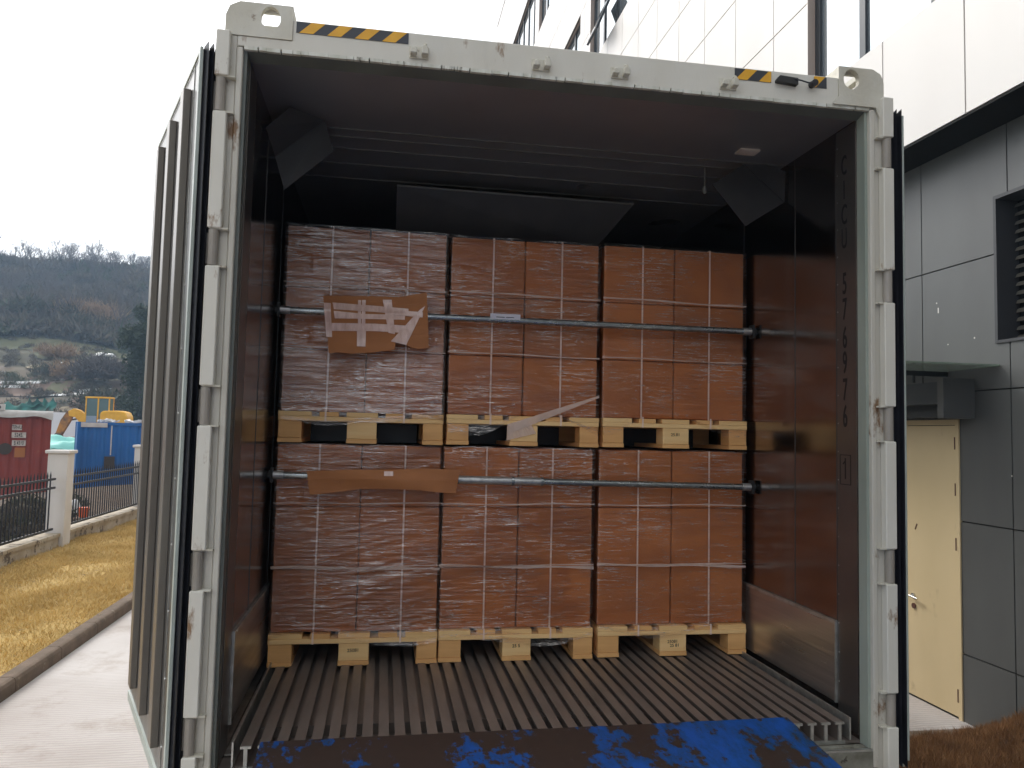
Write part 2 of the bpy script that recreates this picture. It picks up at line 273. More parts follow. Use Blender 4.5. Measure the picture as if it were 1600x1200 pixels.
# ------------------------------------------------------------------ mesh helpers
ORG = {}
def tag(o, label=None, cat=None, group=None, kind=None):
    if label: o['label'] = label
    if cat: o['category'] = cat
    if group: o['group'] = group
    if kind: o['kind'] = kind
    return o
def thing(name, loc, label, cat, group=None):
    o = bpy.data.objects.new(name, None); o.empty_display_size = .1; COL.objects.link(o); o.location = loc
    ORG[o.name] = Vector(loc); return tag(o, label, cat, group)
class MB:
    def __init__(s): s.v = []; s.f = []
    def add(s, vs, fs):
        k = len(s.v); s.v += [tuple(v) for v in vs]; s.f += [tuple(i+k for i in f) for f in fs]; return s
    def box(s, x0, x1, y0, y1, z0, z1):
        return s.add([(x0,y0,z0),(x1,y0,z0),(x1,y1,z0),(x0,y1,z0),(x0,y0,z1),(x1,y0,z1),(x1,y1,z1),(x0,y1,z1)],
                     [(0,3,2,1),(4,5,6,7),(0,1,5,4),(1,2,6,5),(2,3,7,6),(3,0,4,7)])
    def obox(s, c, size, rot):
        m = rot if isinstance(rot, Matrix) else Euler(rot).to_matrix()
        hx, hy, hz = [q/2 for q in size]
        vs = [Vector(c)+m@Vector(p) for p in [(-hx,-hy,-hz),(hx,-hy,-hz),(hx,hy,-hz),(-hx,hy,-hz),(-hx,-hy,hz),(hx,-hy,hz),(hx,hy,hz),(-hx,hy,hz)]]
        return s.add(vs, [(0,3,2,1),(4,5,6,7),(0,1,5,4),(1,2,6,5),(2,3,7,6),(3,0,4,7)])
    def prism(s, poly, axis, a, b):
        """poly: list of 2d points (in the two other axes, in order xyz), extruded along axis from a to b"""
        n = len(poly)
        def P(q, t):
            return {'x': (t, q[0], q[1]), 'y': (q[0], t, q[1]), 'z': (q[0], q[1], t)}[axis]
        vs = [P(q, a) for q in poly]+[P(q, b) for q in poly]
        return s.add(vs, [tuple(range(n))[::-1], tuple(range(n, 2*n))]+[(i, (i+1) % n, n+(i+1) % n, n+i) for i in range(n)])
    def cyl(s, p0, p1, r0, r1=None, n=10, cap=True):
        p0, p1 = Vector(p0), Vector(p1); r1 = r0 if r1 is None else r1
        d = (p1-p0).normalized(); a = d.orthogonal().normalized(); b = d.cross(a)
        vs = [p0+(a*math.cos(t)+b*math.sin(t))*r0 for t in [2*math.pi*i/n for i in range(n)]]+[p1+(a*math.cos(t)+b*math.sin(t))*r1 for t in [2*math.pi*i/n for i in range(n)]]
        fs = [(i, (i+1) % n, n+(i+1) % n, n+i) for i in range(n)]
        if cap: fs += [tuple(range(n))[::-1], tuple(range(n, 2*n))]
        return s.add(vs, fs)
    def build(s, name, m, parent=None, origin=None, bevel=0, smooth=False, local=False):
        me = bpy.data.meshes.new(name)
        if parent is not None: o0 = ORG[parent.name]
        else: o0 = Vector(origin) if origin else Vector((0, 0, 0))
        if local: vs = s.v
        else: vs = [(v[0]-o0[0], v[1]-o0[1], v[2]-o0[2]) for v in s.v]
        me.from_pydata(vs, [], s.f); me.update()
        bm = bmesh.new(); bm.from_mesh(me); bmesh.ops.recalc_face_normals(bm, faces=bm.faces)
        if bevel: bmesh.ops.bevel(bm, geom=list(bm.edges), offset=bevel, segments=1, affect='EDGES', clamp_overlap=True)
        bm.to_mesh(me); bm.free()
        return link(name, me, m, parent, o0, smooth)
def link(name, me, m, parent=None, o0=Vector((0, 0, 0)), smooth=False):
    if m is not None and not me.materials:
        for q in (m if isinstance(m, (list, tuple)) else [m]): me.materials.append(q)
    if smooth:
        me.polygons.foreach_set('use_smooth', [True]*len(me.polygons))
    o = bpy.data.objects.new(name, me); COL.objects.link(o)
    if parent is not None: o.parent = parent
    else: o.location = o0
    ORG[o.name] = Vector(o0)
    return o
def npmesh(name, V, F):
    me = bpy.data.meshes.new(name); V = np.asarray(V, np.float32); F = np.asarray(F, np.int32)
    me.vertices.add(len(V)); me.vertices.foreach_set('co', V.ravel())
    k = F.shape[1]; me.loops.add(F.size); me.loops.foreach_set('vertex_index', F.ravel())
    me.polygons.add(len(F)); me.polygons.foreach_set('loop_start', np.arange(0, F.size, k, dtype=np.int32)); me.polygons.foreach_set('loop_total', np.full(len(F), k, np.int32))
    me.update(calc_edges=True); me.validate(); return me
def text_mesh(body, size, sx=1.0, align='CENTER', thick=.0006):
    cu = bpy.data.curves.new('t', 'FONT'); cu.body = body; cu.size = size; cu.align_x = align; cu.align_y = 'CENTER'; cu.extrude = thick
    cu.offset = size*.012
    o = bpy.data.objects.new('t', cu); COL.objects.link(o)
    dg = bpy.context.evaluated_depsgraph_get(); me = bpy.data.meshes.new_from_object(o.evaluated_get(dg))
    bpy.data.objects.remove(o); bpy.data.curves.remove(cu)
    me.transform(Matrix.Diagonal((sx, 1, 1, 1))); return me
def place_text(name, body, size, m, parent, pos, right, up, sx=1.0, thick=.0006):
    me = text_mesh(body, size, sx, thick=thick)
    right, up = Vector(right).normalized(), Vector(up).normalized(); nrm = right.cross(up)
    T = Matrix((right, up, nrm)).transposed().to_4x4(); T.translation = Vector(pos)-ORG[parent.name]
    me.transform(T); me.materials.clear(); me.name = name
    return link(name, me, m, parent, ORG[parent.name])
def copy_tree(o, parent=None):
    c = o.copy(); COL.objects.link(c); ORG[c.name] = ORG.get(o.name, Vector((0, 0, 0)))
    if parent: c.parent = parent
    for ch in list(o.children): copy_tree(ch, c)
    return c

# ------------------------------------------------------------------ ground and terrain
def hill_h(x, y):
    ys = [-700, 50, 60, 80, 100, 125, 150, 175, 210, 400, 900]; zs = [0, 0, 2.2, 6.4, 11.6, 20.0, 28.6, 30.5, 31, 28, 24]
    h = np.interp(y, ys, zs)
    amp = np.clip((y-56)/30, 0, 1)
    t = np.floor(h/1.5)*1.5; fr = (h/1.5)-np.floor(h/1.5); terr = t+1.5*np.clip((fr-.55)/.45, 0, 1)
    k = np.clip((105-y)/20, 0, 1)*.75
    h = h*(1-k)+terr*k
    n = np.sin(x*.11+1.3)*np.cos(y*.07)*1.3+np.sin(x*.031+y*.02)*2.2+np.sin(x*.27+y*.19)*.45
    n = n-np.clip((x+55)*.045, -1.5, 3)*np.clip((y-90)/60, 0, 1)
    return G-.06+h+n*amp*np.clip(h/6, 0, 1)
xs = np.concatenate([np.linspace(-700, -130, 12), np.linspace(-120, 40, 110), np.linspace(50, 700, 12)])
ysv = np.concatenate([np.linspace(-700, -10, 10), np.linspace(0, 48, 10), np.linspace(50, 215, 130), np.linspace(230, 900, 14)])
X, Y = np.meshgrid(xs, ysv); Z = hill_h(X, Y)
V = np.stack([X.ravel(), Y.ravel(), Z.ravel()], 1); nx = len(xs)
F = np.array([(j*nx+i, j*nx+i+1, (j+1)*nx+i+1, (j+1)*nx+i) for j in range(len(ysv)-1) for i in range(nx-1)])
tag(link('ground_and_hill', npmesh('ground_and_hill', V, F), M['terrain'], smooth=True), kind='structure')

MB().box(-3.80, 3.97+.42, -30, 40, G-.04, G).build('concrete_yard', M['concrete']); bpy.data.objects['concrete_yard']['kind'] = 'structure'
mb = MB()
yy = -20.0
while yy < 40:
    prof = [(-3.80, G-.02), (-3.80, G+.10), (-3.815, G+.125), (-3.84, G+.135), (-3.94, G+.135), (-3.95, G-.02)]
    mb.prism(prof, 'y', yy+.006, yy+.994); yy += 1.0
k = mb.build('kerb', M['kerb']); tag(k, kind='structure')
LX0, LX1 = -6.62, -3.95
nxl, nyl = 30, 260
gx, gy = np.meshgrid(np.linspace(LX0, LX1, nxl), np.linspace(-8, 40, nyl))
gz = G+.10+.025*np.sin(gx*3+gy*1.1)+.02*np.sin(gy*2.3-gx*4)+.03*(np.clip((gx+4.1)/-.3, 0, 1)-1)
V = np.stack([gx.ravel(), gy.ravel(), gz.ravel()], 1)
F = np.array([(j*nxl+i, j*nxl+i+1, (j+1)*nxl+i+1, (j+1)*nxl+i) for j in range(nyl-1) for i in range(nxl-1)])
tag(link('lawn', npmesh('lawn', V, F), M['lawn'], smooth=True), kind='structure')
def vn2(u, v):
    g = np.random.default_rng(5).random((64, 64)); u, v = np.mod(u, 63), np.mod(v, 63); i, j = np.floor(u).astype(int), np.floor(v).astype(int); fu, fv = u-i, v-j
    return (g[i, j]*(1-fu)+g[(i+1) % 64, j]*fu)*(1-fv)+(g[i, (j+1) % 64]*(1-fu)+g[(i+1) % 64, (j+1) % 64]*fu)*fv
def blades(name, n, xr, yr, zfun, h0, h1, m, w=.006, lean=.6, dens=None):
    x = rng.uniform(*xr, n); y = rng.uniform(*yr, n)
    if dens is not None:
        kp = rng.random(n) < dens(x, y); x, y = x[kp], y[kp]; n = len(x)
    z = zfun(x, y); a = rng.uniform(0, 2*np.pi, n); h = rng.uniform(h0, h1, n); l = rng.uniform(-lean, lean, (n, 2))
    dx, dy = np.cos(a)*w, np.sin(a)*w
    A = np.stack([x-dx, y-dy, z-.01], 1); B = np.stack([x+dx, y+dy, z-.01], 1); C = np.stack([x+l[:, 0]*h, y+l[:, 1]*h, z+h], 1)
    V = np.stack([A, B, C], 1).reshape(-1, 3); F = np.arange(3*n).reshape(-1, 3)
    return tag(link(name, npmesh(name, V, F), m), kind='stuff')
lz = lambda x, y: G+.10+.025*np.sin(x*3+y*1.1)+.02*np.sin(y*2.3-x*4)+.03*(np.clip((x+4.1)/-.3, 0, 1)-1)
o = blades('dry_grass', 190000, (LX0, LX1+.03), (3.0, 20), lz, .015, .065, M['blade'], w=.006, lean=1.2,
           dens=lambda x, y: .25+.75*np.clip(vn2(x*2.2, y*1.3)*2-.4, 0, 1))
tag(o, 'short straw coloured winter grass covering the strip by the railings', 'grass')
# brown planting bed by the building
def bedz(x, y): return G+.02+.10*np.clip((3.15+.12*(x-4)-y)/.5, 0, 1)+.22*np.clip((x-3.9)/.5, 0, 1)*np.clip((3.1-y)/.35, 0, 1)
gx, gy = np.meshgrid(np.linspace(2.9, 4.39, 24), np.linspace(-6, 3.3, 60)); gz = bedz(gx, gy)-.012
V = np.stack([gx.ravel(), gy.ravel(), gz.ravel()], 1)
F = np.array([(j*24+i, j*24+i+1, (j+1)*24+i+1, (j+1)*24+i) for j in range(59) for i in range(23)])
tag(link('planting_bed_soil', npmesh('planting_bed_soil', V, F), M['kerb'], smooth=True), kind='structure')
o = blades('brown_grass', 60000, (2.95, 4.38), (.6, 3.3), bedz, .03, .085, M['blade_brown'], w=.003, lean=.7,
           dens=lambda x, y: (y < 3.14+.12*(x-4)+.03*np.sin(x*17)).astype(float))
tag(o, 'brown withered grass at the foot of the grey panelled building', 'grass')

# ------------------------------------------------------------------ the open reefer container
C = thing('shipping_container', (0, 0, 0), 'open cream refrigerated container with both rear doors folded back, loaded with six wrapped pallets', 'container')
ZT, ZB = 2.7366, .3265
LEN = 12.1
# floor: T bars on a base sheet
mb = MB()
mb.box(-1.145, 1.145, .06, LEN, .335, .345); mb.box(-1.075, 1.075, .30, LEN, .345, .384)
nb = 39; pitch = 2.12/(nb-1)
for i in range(nb):
    x = -1.06+i*pitch
    mb.box(x-.0180, x+.0180, .060, LEN, .409, .414); mb.box(x-.004, x+.004, .060, LEN, .345, .4088)
fl = mb.build('floor', M['tfloor'], C)
mb = MB()                       # bright sawn end of the extrusion
for i in range(nb):
    x = -1.06+i*pitch
    mb.box(x-.0175, x+.0175, .053, .0598, .407, .4155); mb.box(x-.006, x+.006, .053, .0598, .349, .4068)
mb.box(-1.08, 1.08, .051, .0598, .337, .3488)
mb.build('floor_end', M['alu'], fl)
for s in (-1, 1):
    mb = MB().box(min(s*1.098, s*1.104), max(s*1.098, s*1.104), .052, LEN, .350, .431)
    mb.box(min(s*1.1045, s*1.143), max(s*1.1045, s*1.143), .15, LEN, .350, .356)
    mb.build('gutter_rail', M['alu'], fl)
# walls
for s in (-1, 1):
    a, b = sorted((s*1.145, s*1.215))
    w = MB().box(a, b, .062, LEN, .335, 2.76).build('side_wall', M['wall_in'], C)
    a, b = sorted((s*1.216, s*1.222)); MB().box(a, b, .175, LEN, .18, 2.86).build('outer_skin', M['frame'], w)
    # seams: thin cover strips and rivets
    for y in (.202, .52, 1.02, 2.2, 3.4, 4.6, 5.8, 7, 8.2, 9.4, 10.6):
        a, b = sorted((s*1.1432, s*1.1448)); MB().box(a, b, y-.0015, y+.0015, .75, 2.715).build('seam_strip', M['seam'], w)
    mb = MB()
    for z in np.arange(.52, 2.66, .112): mb.cyl((s*1.1446, .188, z), (s*1.1415, .188, z), .0035, .0022, 6)
    rivets = mb
    a, b = sorted((s*1.143, s*1.1446)); MB().box(a, b, .066, .196, .36, 2.715).build('number_panel', M['numpanel'], w); rivets.build('rivet_row', M['alu'], w)
    mb = MB(); a, b = sorted((s*1.1405, s*1.1446)); mb.box(a, b, .21, LEN, .434, .735)
    kp = mb.build('kick_plate', M['kick'], w)
    mb = MB(); a, b = sorted((s*1.134, s*1.1446)); mb.box(a, b, .208, LEN, .7355, .750); mb.box(a, b, .2, .2075, .434, .750)
    for i in range(26): mb.cyl((s*1.139, .24+i*.3, .742), (s*1.132, .24+i*.3, .742), .004, .003, 6)
    mb.build('trim', M['alu'], kp)
# ceiling
ce = MB().box(-1.215, 1.215, .062, LEN, 2.722, 2.770).box(-1.19, 1.19, .30, LEN, 2.7702, 2.86).build('ceiling', M['ceil_in'], C)
for y in (.60, .69, .83, 1.03, 1.25, 2.2, 3.4, 4.6): MB().box(-1.14, 1.14, y, y+.005, 2.7175, 2.7216).build('ceiling_rib', M['letter_strip'], ce)
MB().box(.845, .935, .44, .50, 2.7135, 2.7216).build('ceiling_label', M['plate_white'], ce)
MB().box(-1.215, 1.215, LEN+.001, LEN+.1, .0, 2.86).build('front_bulkhead', M['ceil_in'], C)
MB().box(-1.2, 1.2, .30, LEN, 2.861, 2.88).build('roof', M['frame_white'], C)
mb = MB().box(-1.2, -1.12, .155, LEN, .0, .33).box(1.12, 1.2, .155, LEN, .0, .33)
for y in np.arange(.6, 12, .6): mb.box(-1.118, 1.118, y, y+.06, .15, .33)
mb.build('underframe', M['frame'], C)
# thin dark sheet set below the ceiling over the cargo
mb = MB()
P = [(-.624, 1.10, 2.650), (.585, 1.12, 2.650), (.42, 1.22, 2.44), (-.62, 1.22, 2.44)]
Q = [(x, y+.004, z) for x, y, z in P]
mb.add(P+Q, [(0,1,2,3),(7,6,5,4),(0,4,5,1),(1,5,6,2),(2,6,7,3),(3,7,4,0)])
bf = mb.build('dark_sheet', M['flap'], C)
MB().cyl((-.624, 1.098, 2.652), (.585, 1.118, 2.652), .005, n=8).build('dark_sheet_edge', M['letter_strip'], bf)
# thin dark plates set below the ceiling near the side walls
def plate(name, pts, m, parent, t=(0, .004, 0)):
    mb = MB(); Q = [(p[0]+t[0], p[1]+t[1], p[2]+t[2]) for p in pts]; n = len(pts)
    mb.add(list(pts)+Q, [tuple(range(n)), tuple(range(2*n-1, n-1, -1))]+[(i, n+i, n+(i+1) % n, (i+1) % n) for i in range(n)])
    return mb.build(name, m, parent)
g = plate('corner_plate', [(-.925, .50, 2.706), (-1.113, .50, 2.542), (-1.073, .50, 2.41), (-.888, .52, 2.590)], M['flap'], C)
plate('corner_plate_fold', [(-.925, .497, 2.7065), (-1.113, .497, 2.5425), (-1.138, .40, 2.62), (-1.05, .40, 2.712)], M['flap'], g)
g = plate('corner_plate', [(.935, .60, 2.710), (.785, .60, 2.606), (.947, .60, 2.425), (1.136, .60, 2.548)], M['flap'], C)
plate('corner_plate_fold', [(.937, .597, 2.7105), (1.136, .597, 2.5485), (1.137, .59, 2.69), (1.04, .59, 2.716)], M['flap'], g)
for x, y in ((-.94, .62), (.80, .72)):
    MB().cyl((x, y, 2.7215), (x, y, 2.63), .004, n=8).cyl((x, y, 2.63), (x, y, 2.60), .011, .008, n=8).build('ceiling_hook', M['letter_strip'], C)
# rear frame
for s in (-1, 1):
    a, b = sorted((s*1.178, s*1.219)); mb = MB().box(a, b, .0, .15, .118, 2.7779)
    a, b = sorted((s*1.158, s*1.1778)); mb.box(a, b, -.006, .05, .27, ZT)
    post = mb.build('corner_post', M['frame'], C, bevel=.003)
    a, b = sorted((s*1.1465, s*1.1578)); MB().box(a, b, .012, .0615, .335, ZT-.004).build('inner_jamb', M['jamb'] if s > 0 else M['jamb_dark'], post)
    knots = [2.7777, 2.622, 2.50, 2.108, 1.982, 1.59, 1.46, 1.063, .935, .542, .42, .118]
    for i in range(0, 12, 2):
        a, b = sorted((s*1.196, s*1.240)); mb = MB().box(a, b, -.034, -.0005, knots[i+1], knots[i])
        a, b = sorted((s*1.165, s*1.2395)); mb2 = mb
        seg = mb.build('post_flange', M['frame_white'], post, bevel=.003)
        if i < 10:
            z1, z0 = knots[i+1], knots[i+2]
            a, b = sorted((s*1.190, s*1.238))
            hg = MB().cyl((s*1.222, -.014, z0+.004), (s*1.222, -.014, z1-.004), .0165, n=14).box(min(s*1.219, s*1.246), max(s*1.219, s*1.246), -.004, .016, z0+.012, z1-.012)
            h = hg.build('hinge', M['hingegrey'], C, smooth=False); h['label'] = 'grey painted hinge knuckle with rusty ends'
            for zz in (z0, z1-.0):
                a, b = sorted((s*1.176, s*1.234)); MB().box(a, b, -.026, -.0005, zz-.003, zz+.003).build('hinge_plate', M['casting'], h)
# header
mb = MB().prism([(-1.178, 2.7425), (1.178, 2.7425), (1.178, 2.7775), (1.03, 2.7775), (1.03, 2.85), (-1.0, 2.85), (-1.0, 2.7775), (-1.178, 2.7775)], 'y', .0, .06)
mb.box(-.99, 1.02, .0602, .15, 2.7775, 2.850)
hd = mb.build('header', M['frame_white'], C, bevel=.002)
mb = MB()
x = -1.155
while x < 1.155:
    w = random.uniform(.02, .09); mb.box(x, min(x+w, 1.157), -.004, .01, ZT-.006+random.uniform(-.001, .001), ZT+.006); x += w+random.choice([.001, .002, .005])
mb.build('sealant_bead', M['flake'], hd)
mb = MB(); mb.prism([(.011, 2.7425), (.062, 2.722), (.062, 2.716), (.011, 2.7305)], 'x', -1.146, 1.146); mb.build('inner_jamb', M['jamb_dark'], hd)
# corner castings with their oval holes
def casting(s, z0=2.778, z1=2.896, lower=False):
    xo, xi = s*1.219, s*1.03
    if s < 0: xi = s*1.0
    bmx = bmesh.new()
    w = abs(xo-xi); h = z1-z0
    out = [(xi, z0), (xi, z1), (xo-s*.045, z1), (xo-s*.012, z1-.018), (xo, z1-.05), (xo, z0)]
    hc = (s*1.083 if s > 0 else s*1.073, z0+.068); n = 20
    hole = []
    for i in range(n):
        t = 2*math.pi*i/n; k = .84 if math.sin(t) < 0 and abs(math.cos(t)) < .8 else 1
        hole.append((hc[0]+.033*math.cos(t)*k, hc[1]+.042*math.sin(t)*(1.0 if math.sin(t) > 0 else .9)))
    vo = [bmx.verts.new((p[0], -.004, p[1])) for p in out]; vh = [bmx.verts.new((p[0], -.004, p[1])) for p in hole]
    eo = [bmx.edges.new((vo[i], vo[(i+1) % len(vo)])) for i in range(len(vo))]+[bmx.edges.new((vh[i], vh[(i+1) % n])) for i in range(n)]
    r = bmesh.ops.triangle_fill(bmx, edges=eo, use_beauty=True)
    fs = [f for f in bmx.faces]
    ex = bmesh.ops.extrude_face_region(bmx, geom=fs)
    nv = [e for e in ex['geom'] if isinstance(e, bmesh.types.BMVert)]
    bmesh.ops.translate(bmx, verts=nv, vec=(0, .022, 0))
    # other walls of the hollow casting
    bmesh.ops.recalc_face_normals(bmx, faces=bmx.faces)
    me = bpy.data.meshes.new('corner_casting'); bmx.to_mesh(me); bmx.free()
    mb = MB(); mb.v = [tuple(v.co) for v in me.vertices]; mb.f = [tuple(p.vertices) for p in me.polygons]
    a, b = sorted((xi, xo-s*.05)); mb.box(a, b, .0185, .028, z1-.022, z1-.0005); mb.box(a, b, .145, .165, z1-.022, z1-.0005)
    mb.box(a, a+.03, .0282, .1448, z1-.022, z1-.0005); mb.box(b-.03, b, .0282, .1448, z1-.022, z1-.0005)
    a, b = sorted((xi, xo-s*.001)); mb.box(a, b, .0185, .165, z0+.0005, z0+.018)
    a, b = sorted((xi, xi+s*.018)); mb.box(a+.0003, b+.0003, .0187, .165, z0+.019, z1-.0225)
    o = mb.build('corner_casting', M['casting'], C); return o
casting(-1); casting(1)
mb = MB()
for s in (-1, 1): mb.prism([(s*1.219, .0), (s*1.219, .117), (s*1.04, .117), (s*1.04, .0)], 'y', -.004, .16)
mb.build('lower_casting', M['casting'], C)
# rust brown underside under the right casting
MB().prism([(1.0, 2.7415), (1.03, 2.7775), (1.196, 2.7775), (1.196, 2.7), (1.18, 2.742)], 'y', -.0125, -.0065).build('casting_bracket', M['casting'], C)
# sill
mb = MB().prism([(-.002, .20), (.050, .20), (.050, .334), (.03, .332), (.028, .3265), (-.002, .3265)], 'x', -1.157, 1.157)
sill = mb.build('sill', M['dirtysill'], C)
MB().box(-1.157, 1.157, .0, .012, .3268, .334).build('sill_lip', M['alu'], sill)
MB().box(-1.178, 1.178, -.003, .08, .12, .199).build('sill_beam', M['frame_white'], sill)
# hazard stripes
def stripes(xa, xb, z0, z1, lead, parent):
    b = MB().box(xa, xb, -.0022, -.0006, z0, z1).build('hazard_strip', M['black'], parent)
    mb = MB(); w = .046; sl_ = .040; x = xa-sl_+lead
    while x < xb:
        pts = [(x, z0), (x+w, z0), (x+w+sl_, z1), (x+sl_, z1)]
        # clip to xa..xb
        def clip(poly, lim, sign):
            out = []
            for i in range(len(poly)):
                p, q = poly[i], poly[(i+1) % len(poly)]; ip, iq = (p[0]-lim)*sign >= 0, (q[0]-lim)*sign >= 0
                if ip: out.append(p)
                if ip != iq: t = (lim-p[0])/(q[0]-p[0]); out.append((lim, p[1]+t*(q[1]-p[1])))
            return out
        pts = clip(pts, xa, 1); pts = clip(pts, xb, -1) if pts else pts
        if len(pts) > 2: mb.prism(pts, 'y', -.0032, -.0024)
        x += w*2.02
    mb.build('yellow_stripe', M['yellow'], b)
stripes(-.988, -.608, 2.807, 2.846, .050, hd)
stripes(.606, .752, 2.803, 2.845, .043, hd)
stripes(.928, .980, 2.802, 2.846, .0, hd)
# door-bar keepers
for x in (-.57, -.135, .158, .578):
    a = MB()
    a.box(x-.034, x+.034, -.006, -.0005, 2.757, 2.800)
    for dx, h in ((-.020, .022), (.020, .034)):
        a.prism([(x+dx-.012, 2.764), (x+dx+.012, 2.764), (x+dx+.010, 2.764+h*.7), (x+dx, 2.764+h), (x+dx-.010, 2.764+h*.8)], 'y', -.034, -.0062)
    a.cyl((x+.02, -.020, 2.764+.034), (x+.02, -.020, 2.806), .009, .006, 8)
    a.build('locking_keeper', M['casting'], hd, bevel=.0025)
# small lamp / document clip on the header
dc = MB().prism([(.768, 2.803), (.852, 2.797), (.852, 2.822), (.778, 2.826), (.768, 2.812)], 'y', -.022, -.0006).build('cable_clip', M['dark'], hd)
mb = MB(); pts = [(.835, -.02, 2.818), (.86, -.026, 2.812), (.89, -.026, 2.806), (.915, -.024, 2.806)]
for p, q in zip(pts, pts[1:]): mb.cyl(p, q, .003, n=6)
mb.cyl((.915, -.004, 2.808), (.915, -.034, 2.806), .013, n=12)
mb.build('cable_plug', M['rubber'], dc)
# number on the right wall
nums = [('C', 2.560, .080), ('I', 2.459, .078), ('C', 2.359, .082), ('U', 2.262, .082), ('5', 2.080, .088), ('7', 1.977, .088), ('6', 1.864, .088), ('9', 1.764, .088), ('7', 1.657, .088), ('6', 1.552, .088), ('1', 1.346, .084)]
rw = [o for o in C.children if o.name.startswith('side_wall')][1]
for ch, z, h in nums:
    place_text('painted_character', ch, h*1.38, M['lettering'], rw, (1.1420, .140, z), (0, -1, 0), (0, 0, 1), sx=.50)
mb = MB()
for (y0, y1, z0, z1) in ((.104, .176, 1.402, 1.405), (.104, .176, 1.287, 1.290), (.104, .107, 1.290, 1.402), (.173, .176, 1.290, 1.402)): mb.box(1.1415, 1.1425, y0, y1, z0, z1)
mb.obox((1.1420, .1475, 1.374), (.0012, .020, .006), (R(-38), 0, 0)); mb.build('check_digit_frame', M['lettering'], rw)

# doors, folded back along the sides
def rear_door(s, th, ox):
    L_ = 1.14
    D = MB().box(-.0006, .0, 0, 0, 0, 0)
    def W(sd, t, z):    # along the door, out of its lining face, height
        return (s*(ox+sd*math.sin(th)+t*math.cos(th)), -.02+sd*math.cos(th)-t*math.sin(th), z)
    def bx(mb, s0, s1, t0, t1, z0, z1):
        P = [W(*p) for p in [(s0,t0,z0),(s1,t0,z0),(s1,t1,z0),(s0,t1,z0),(s0,t0,z1),(s1,t0,z1),(s1,t1,z1),(s0,t1,z1)]]
        mb.add(P, [(0,3,2,1),(4,5,6,7),(0,1,5,4),(1,2,6,5),(2,3,7,6),(3,0,4,7)])
    mb = MB(); bx(mb, .012, L_, -.050, 0, .30, 2.715)
    d = mb.build('rear_door', M['doorskin'], C)
    d['label'] = 'rear door swung open outwards, its ribbed dark lining showing' if s < 0 else 'rear door folded flat back against the side of the container'
    mb = MB()
    for i, t in enumerate((-.047, -.030, -.013)):   # three rubber lips on the hinge edge
        P = []
        for z in (.29, 2.722): P += [W(.012, t-.006, z), W(-.012-.004*i, t, z+(.012 if z > 1 else -.012)), W(.012, t+.010, z)]
        mb.add(P, [(0,1,4,3),(1,2,5,4),(2,0,3,5),(0,2,1),(3,4,5)])
    mb.build('gasket', M['rubber'], d)
    mb = MB(); bx(mb, .003, .03, .0003, .010, .295, 2.718); bx(mb, .03, L_, .0003, .008, .262, .2995); bx(mb, .03, L_, .0003, .006, 2.7155, 2.73); mb.build('edge_trim', M['paleedge'], d)
    mb = MB(); bx(mb, .155, .158, .0002, .003, .30, 2.715)
    for z in np.arange(.4, 2.7, .22):
        q = W(.150, .0, z); r_ = W(.150, .004, z); mb.cyl(q, r_, .004, .003, 6)
    mb.build('lining_seam', M['alu'], d)
    for sd in (.30, .64, .98):
        mb = MB(); bx(mb, sd-.075, sd, .0003, .026, .372, 2.656); mb.build('door_rib', M['rib'], d, bevel=.002)
    mb = MB()
    for sd in (.35, .85):
        a, b = W(sd, -.09, .25), W(sd, -.09, 2.75); mb.cyl(a, b, .015, n=10)
        for z in (.5, 1.1, 1.9, 2.5): bx(mb, sd-.05, sd+.05, -.10, -.0503, z-.03, z+.03)
    mb.build('lock_rod', M['galv'], d)
rear_door(-1, R(22), 1.280)
rear_door(1, R(3), 1.283)

# trailer chassis under it
T = thing('trailer_chassis', (0, 5, G), 'dark red semi trailer chassis carrying the cream container', 'trailer')
mb = MB().box(-.55, -.40, .3, 12, -.32, -.02).box(.40, .55, .3, 12, -.32, -.02)
for y in (.3, 3, 6, 9, 11.8): mb.box(-1.18, 1.18, y, y+.14, -.2, -.04)
mb.build('main_beam', M['chassis'], T)
MB().box(-1.15, 1.15, .12, .2, -.55, -.40).build('rear_bumper', M['chassis'], T)
for y in (2.0, 3.3):
    MB().cyl((-.95, y, -.44), (.95, y, -.44), .07, n=10).build('axle', M['chassis'], T)
    for sx in (-1, 1):
        w = MB().cyl((sx*.62, y, G+.5), (sx*1.12, y, G+.5), .5, n=28).build('wheel', M['tyre'], T)
        MB().cyl((sx*1.121, y, G+.5), (sx*1.13, y, G+.5), .25, n=20).build('rim', M['galv'], w)
for sx in (-.7, .7): MB().box(sx-.06, sx+.06, 9.2, 9.32, G, -.2).box(sx-.15, sx+.15, 9.1, 9.42, G, G+.03).build('landing_leg', M['chassis'], T)

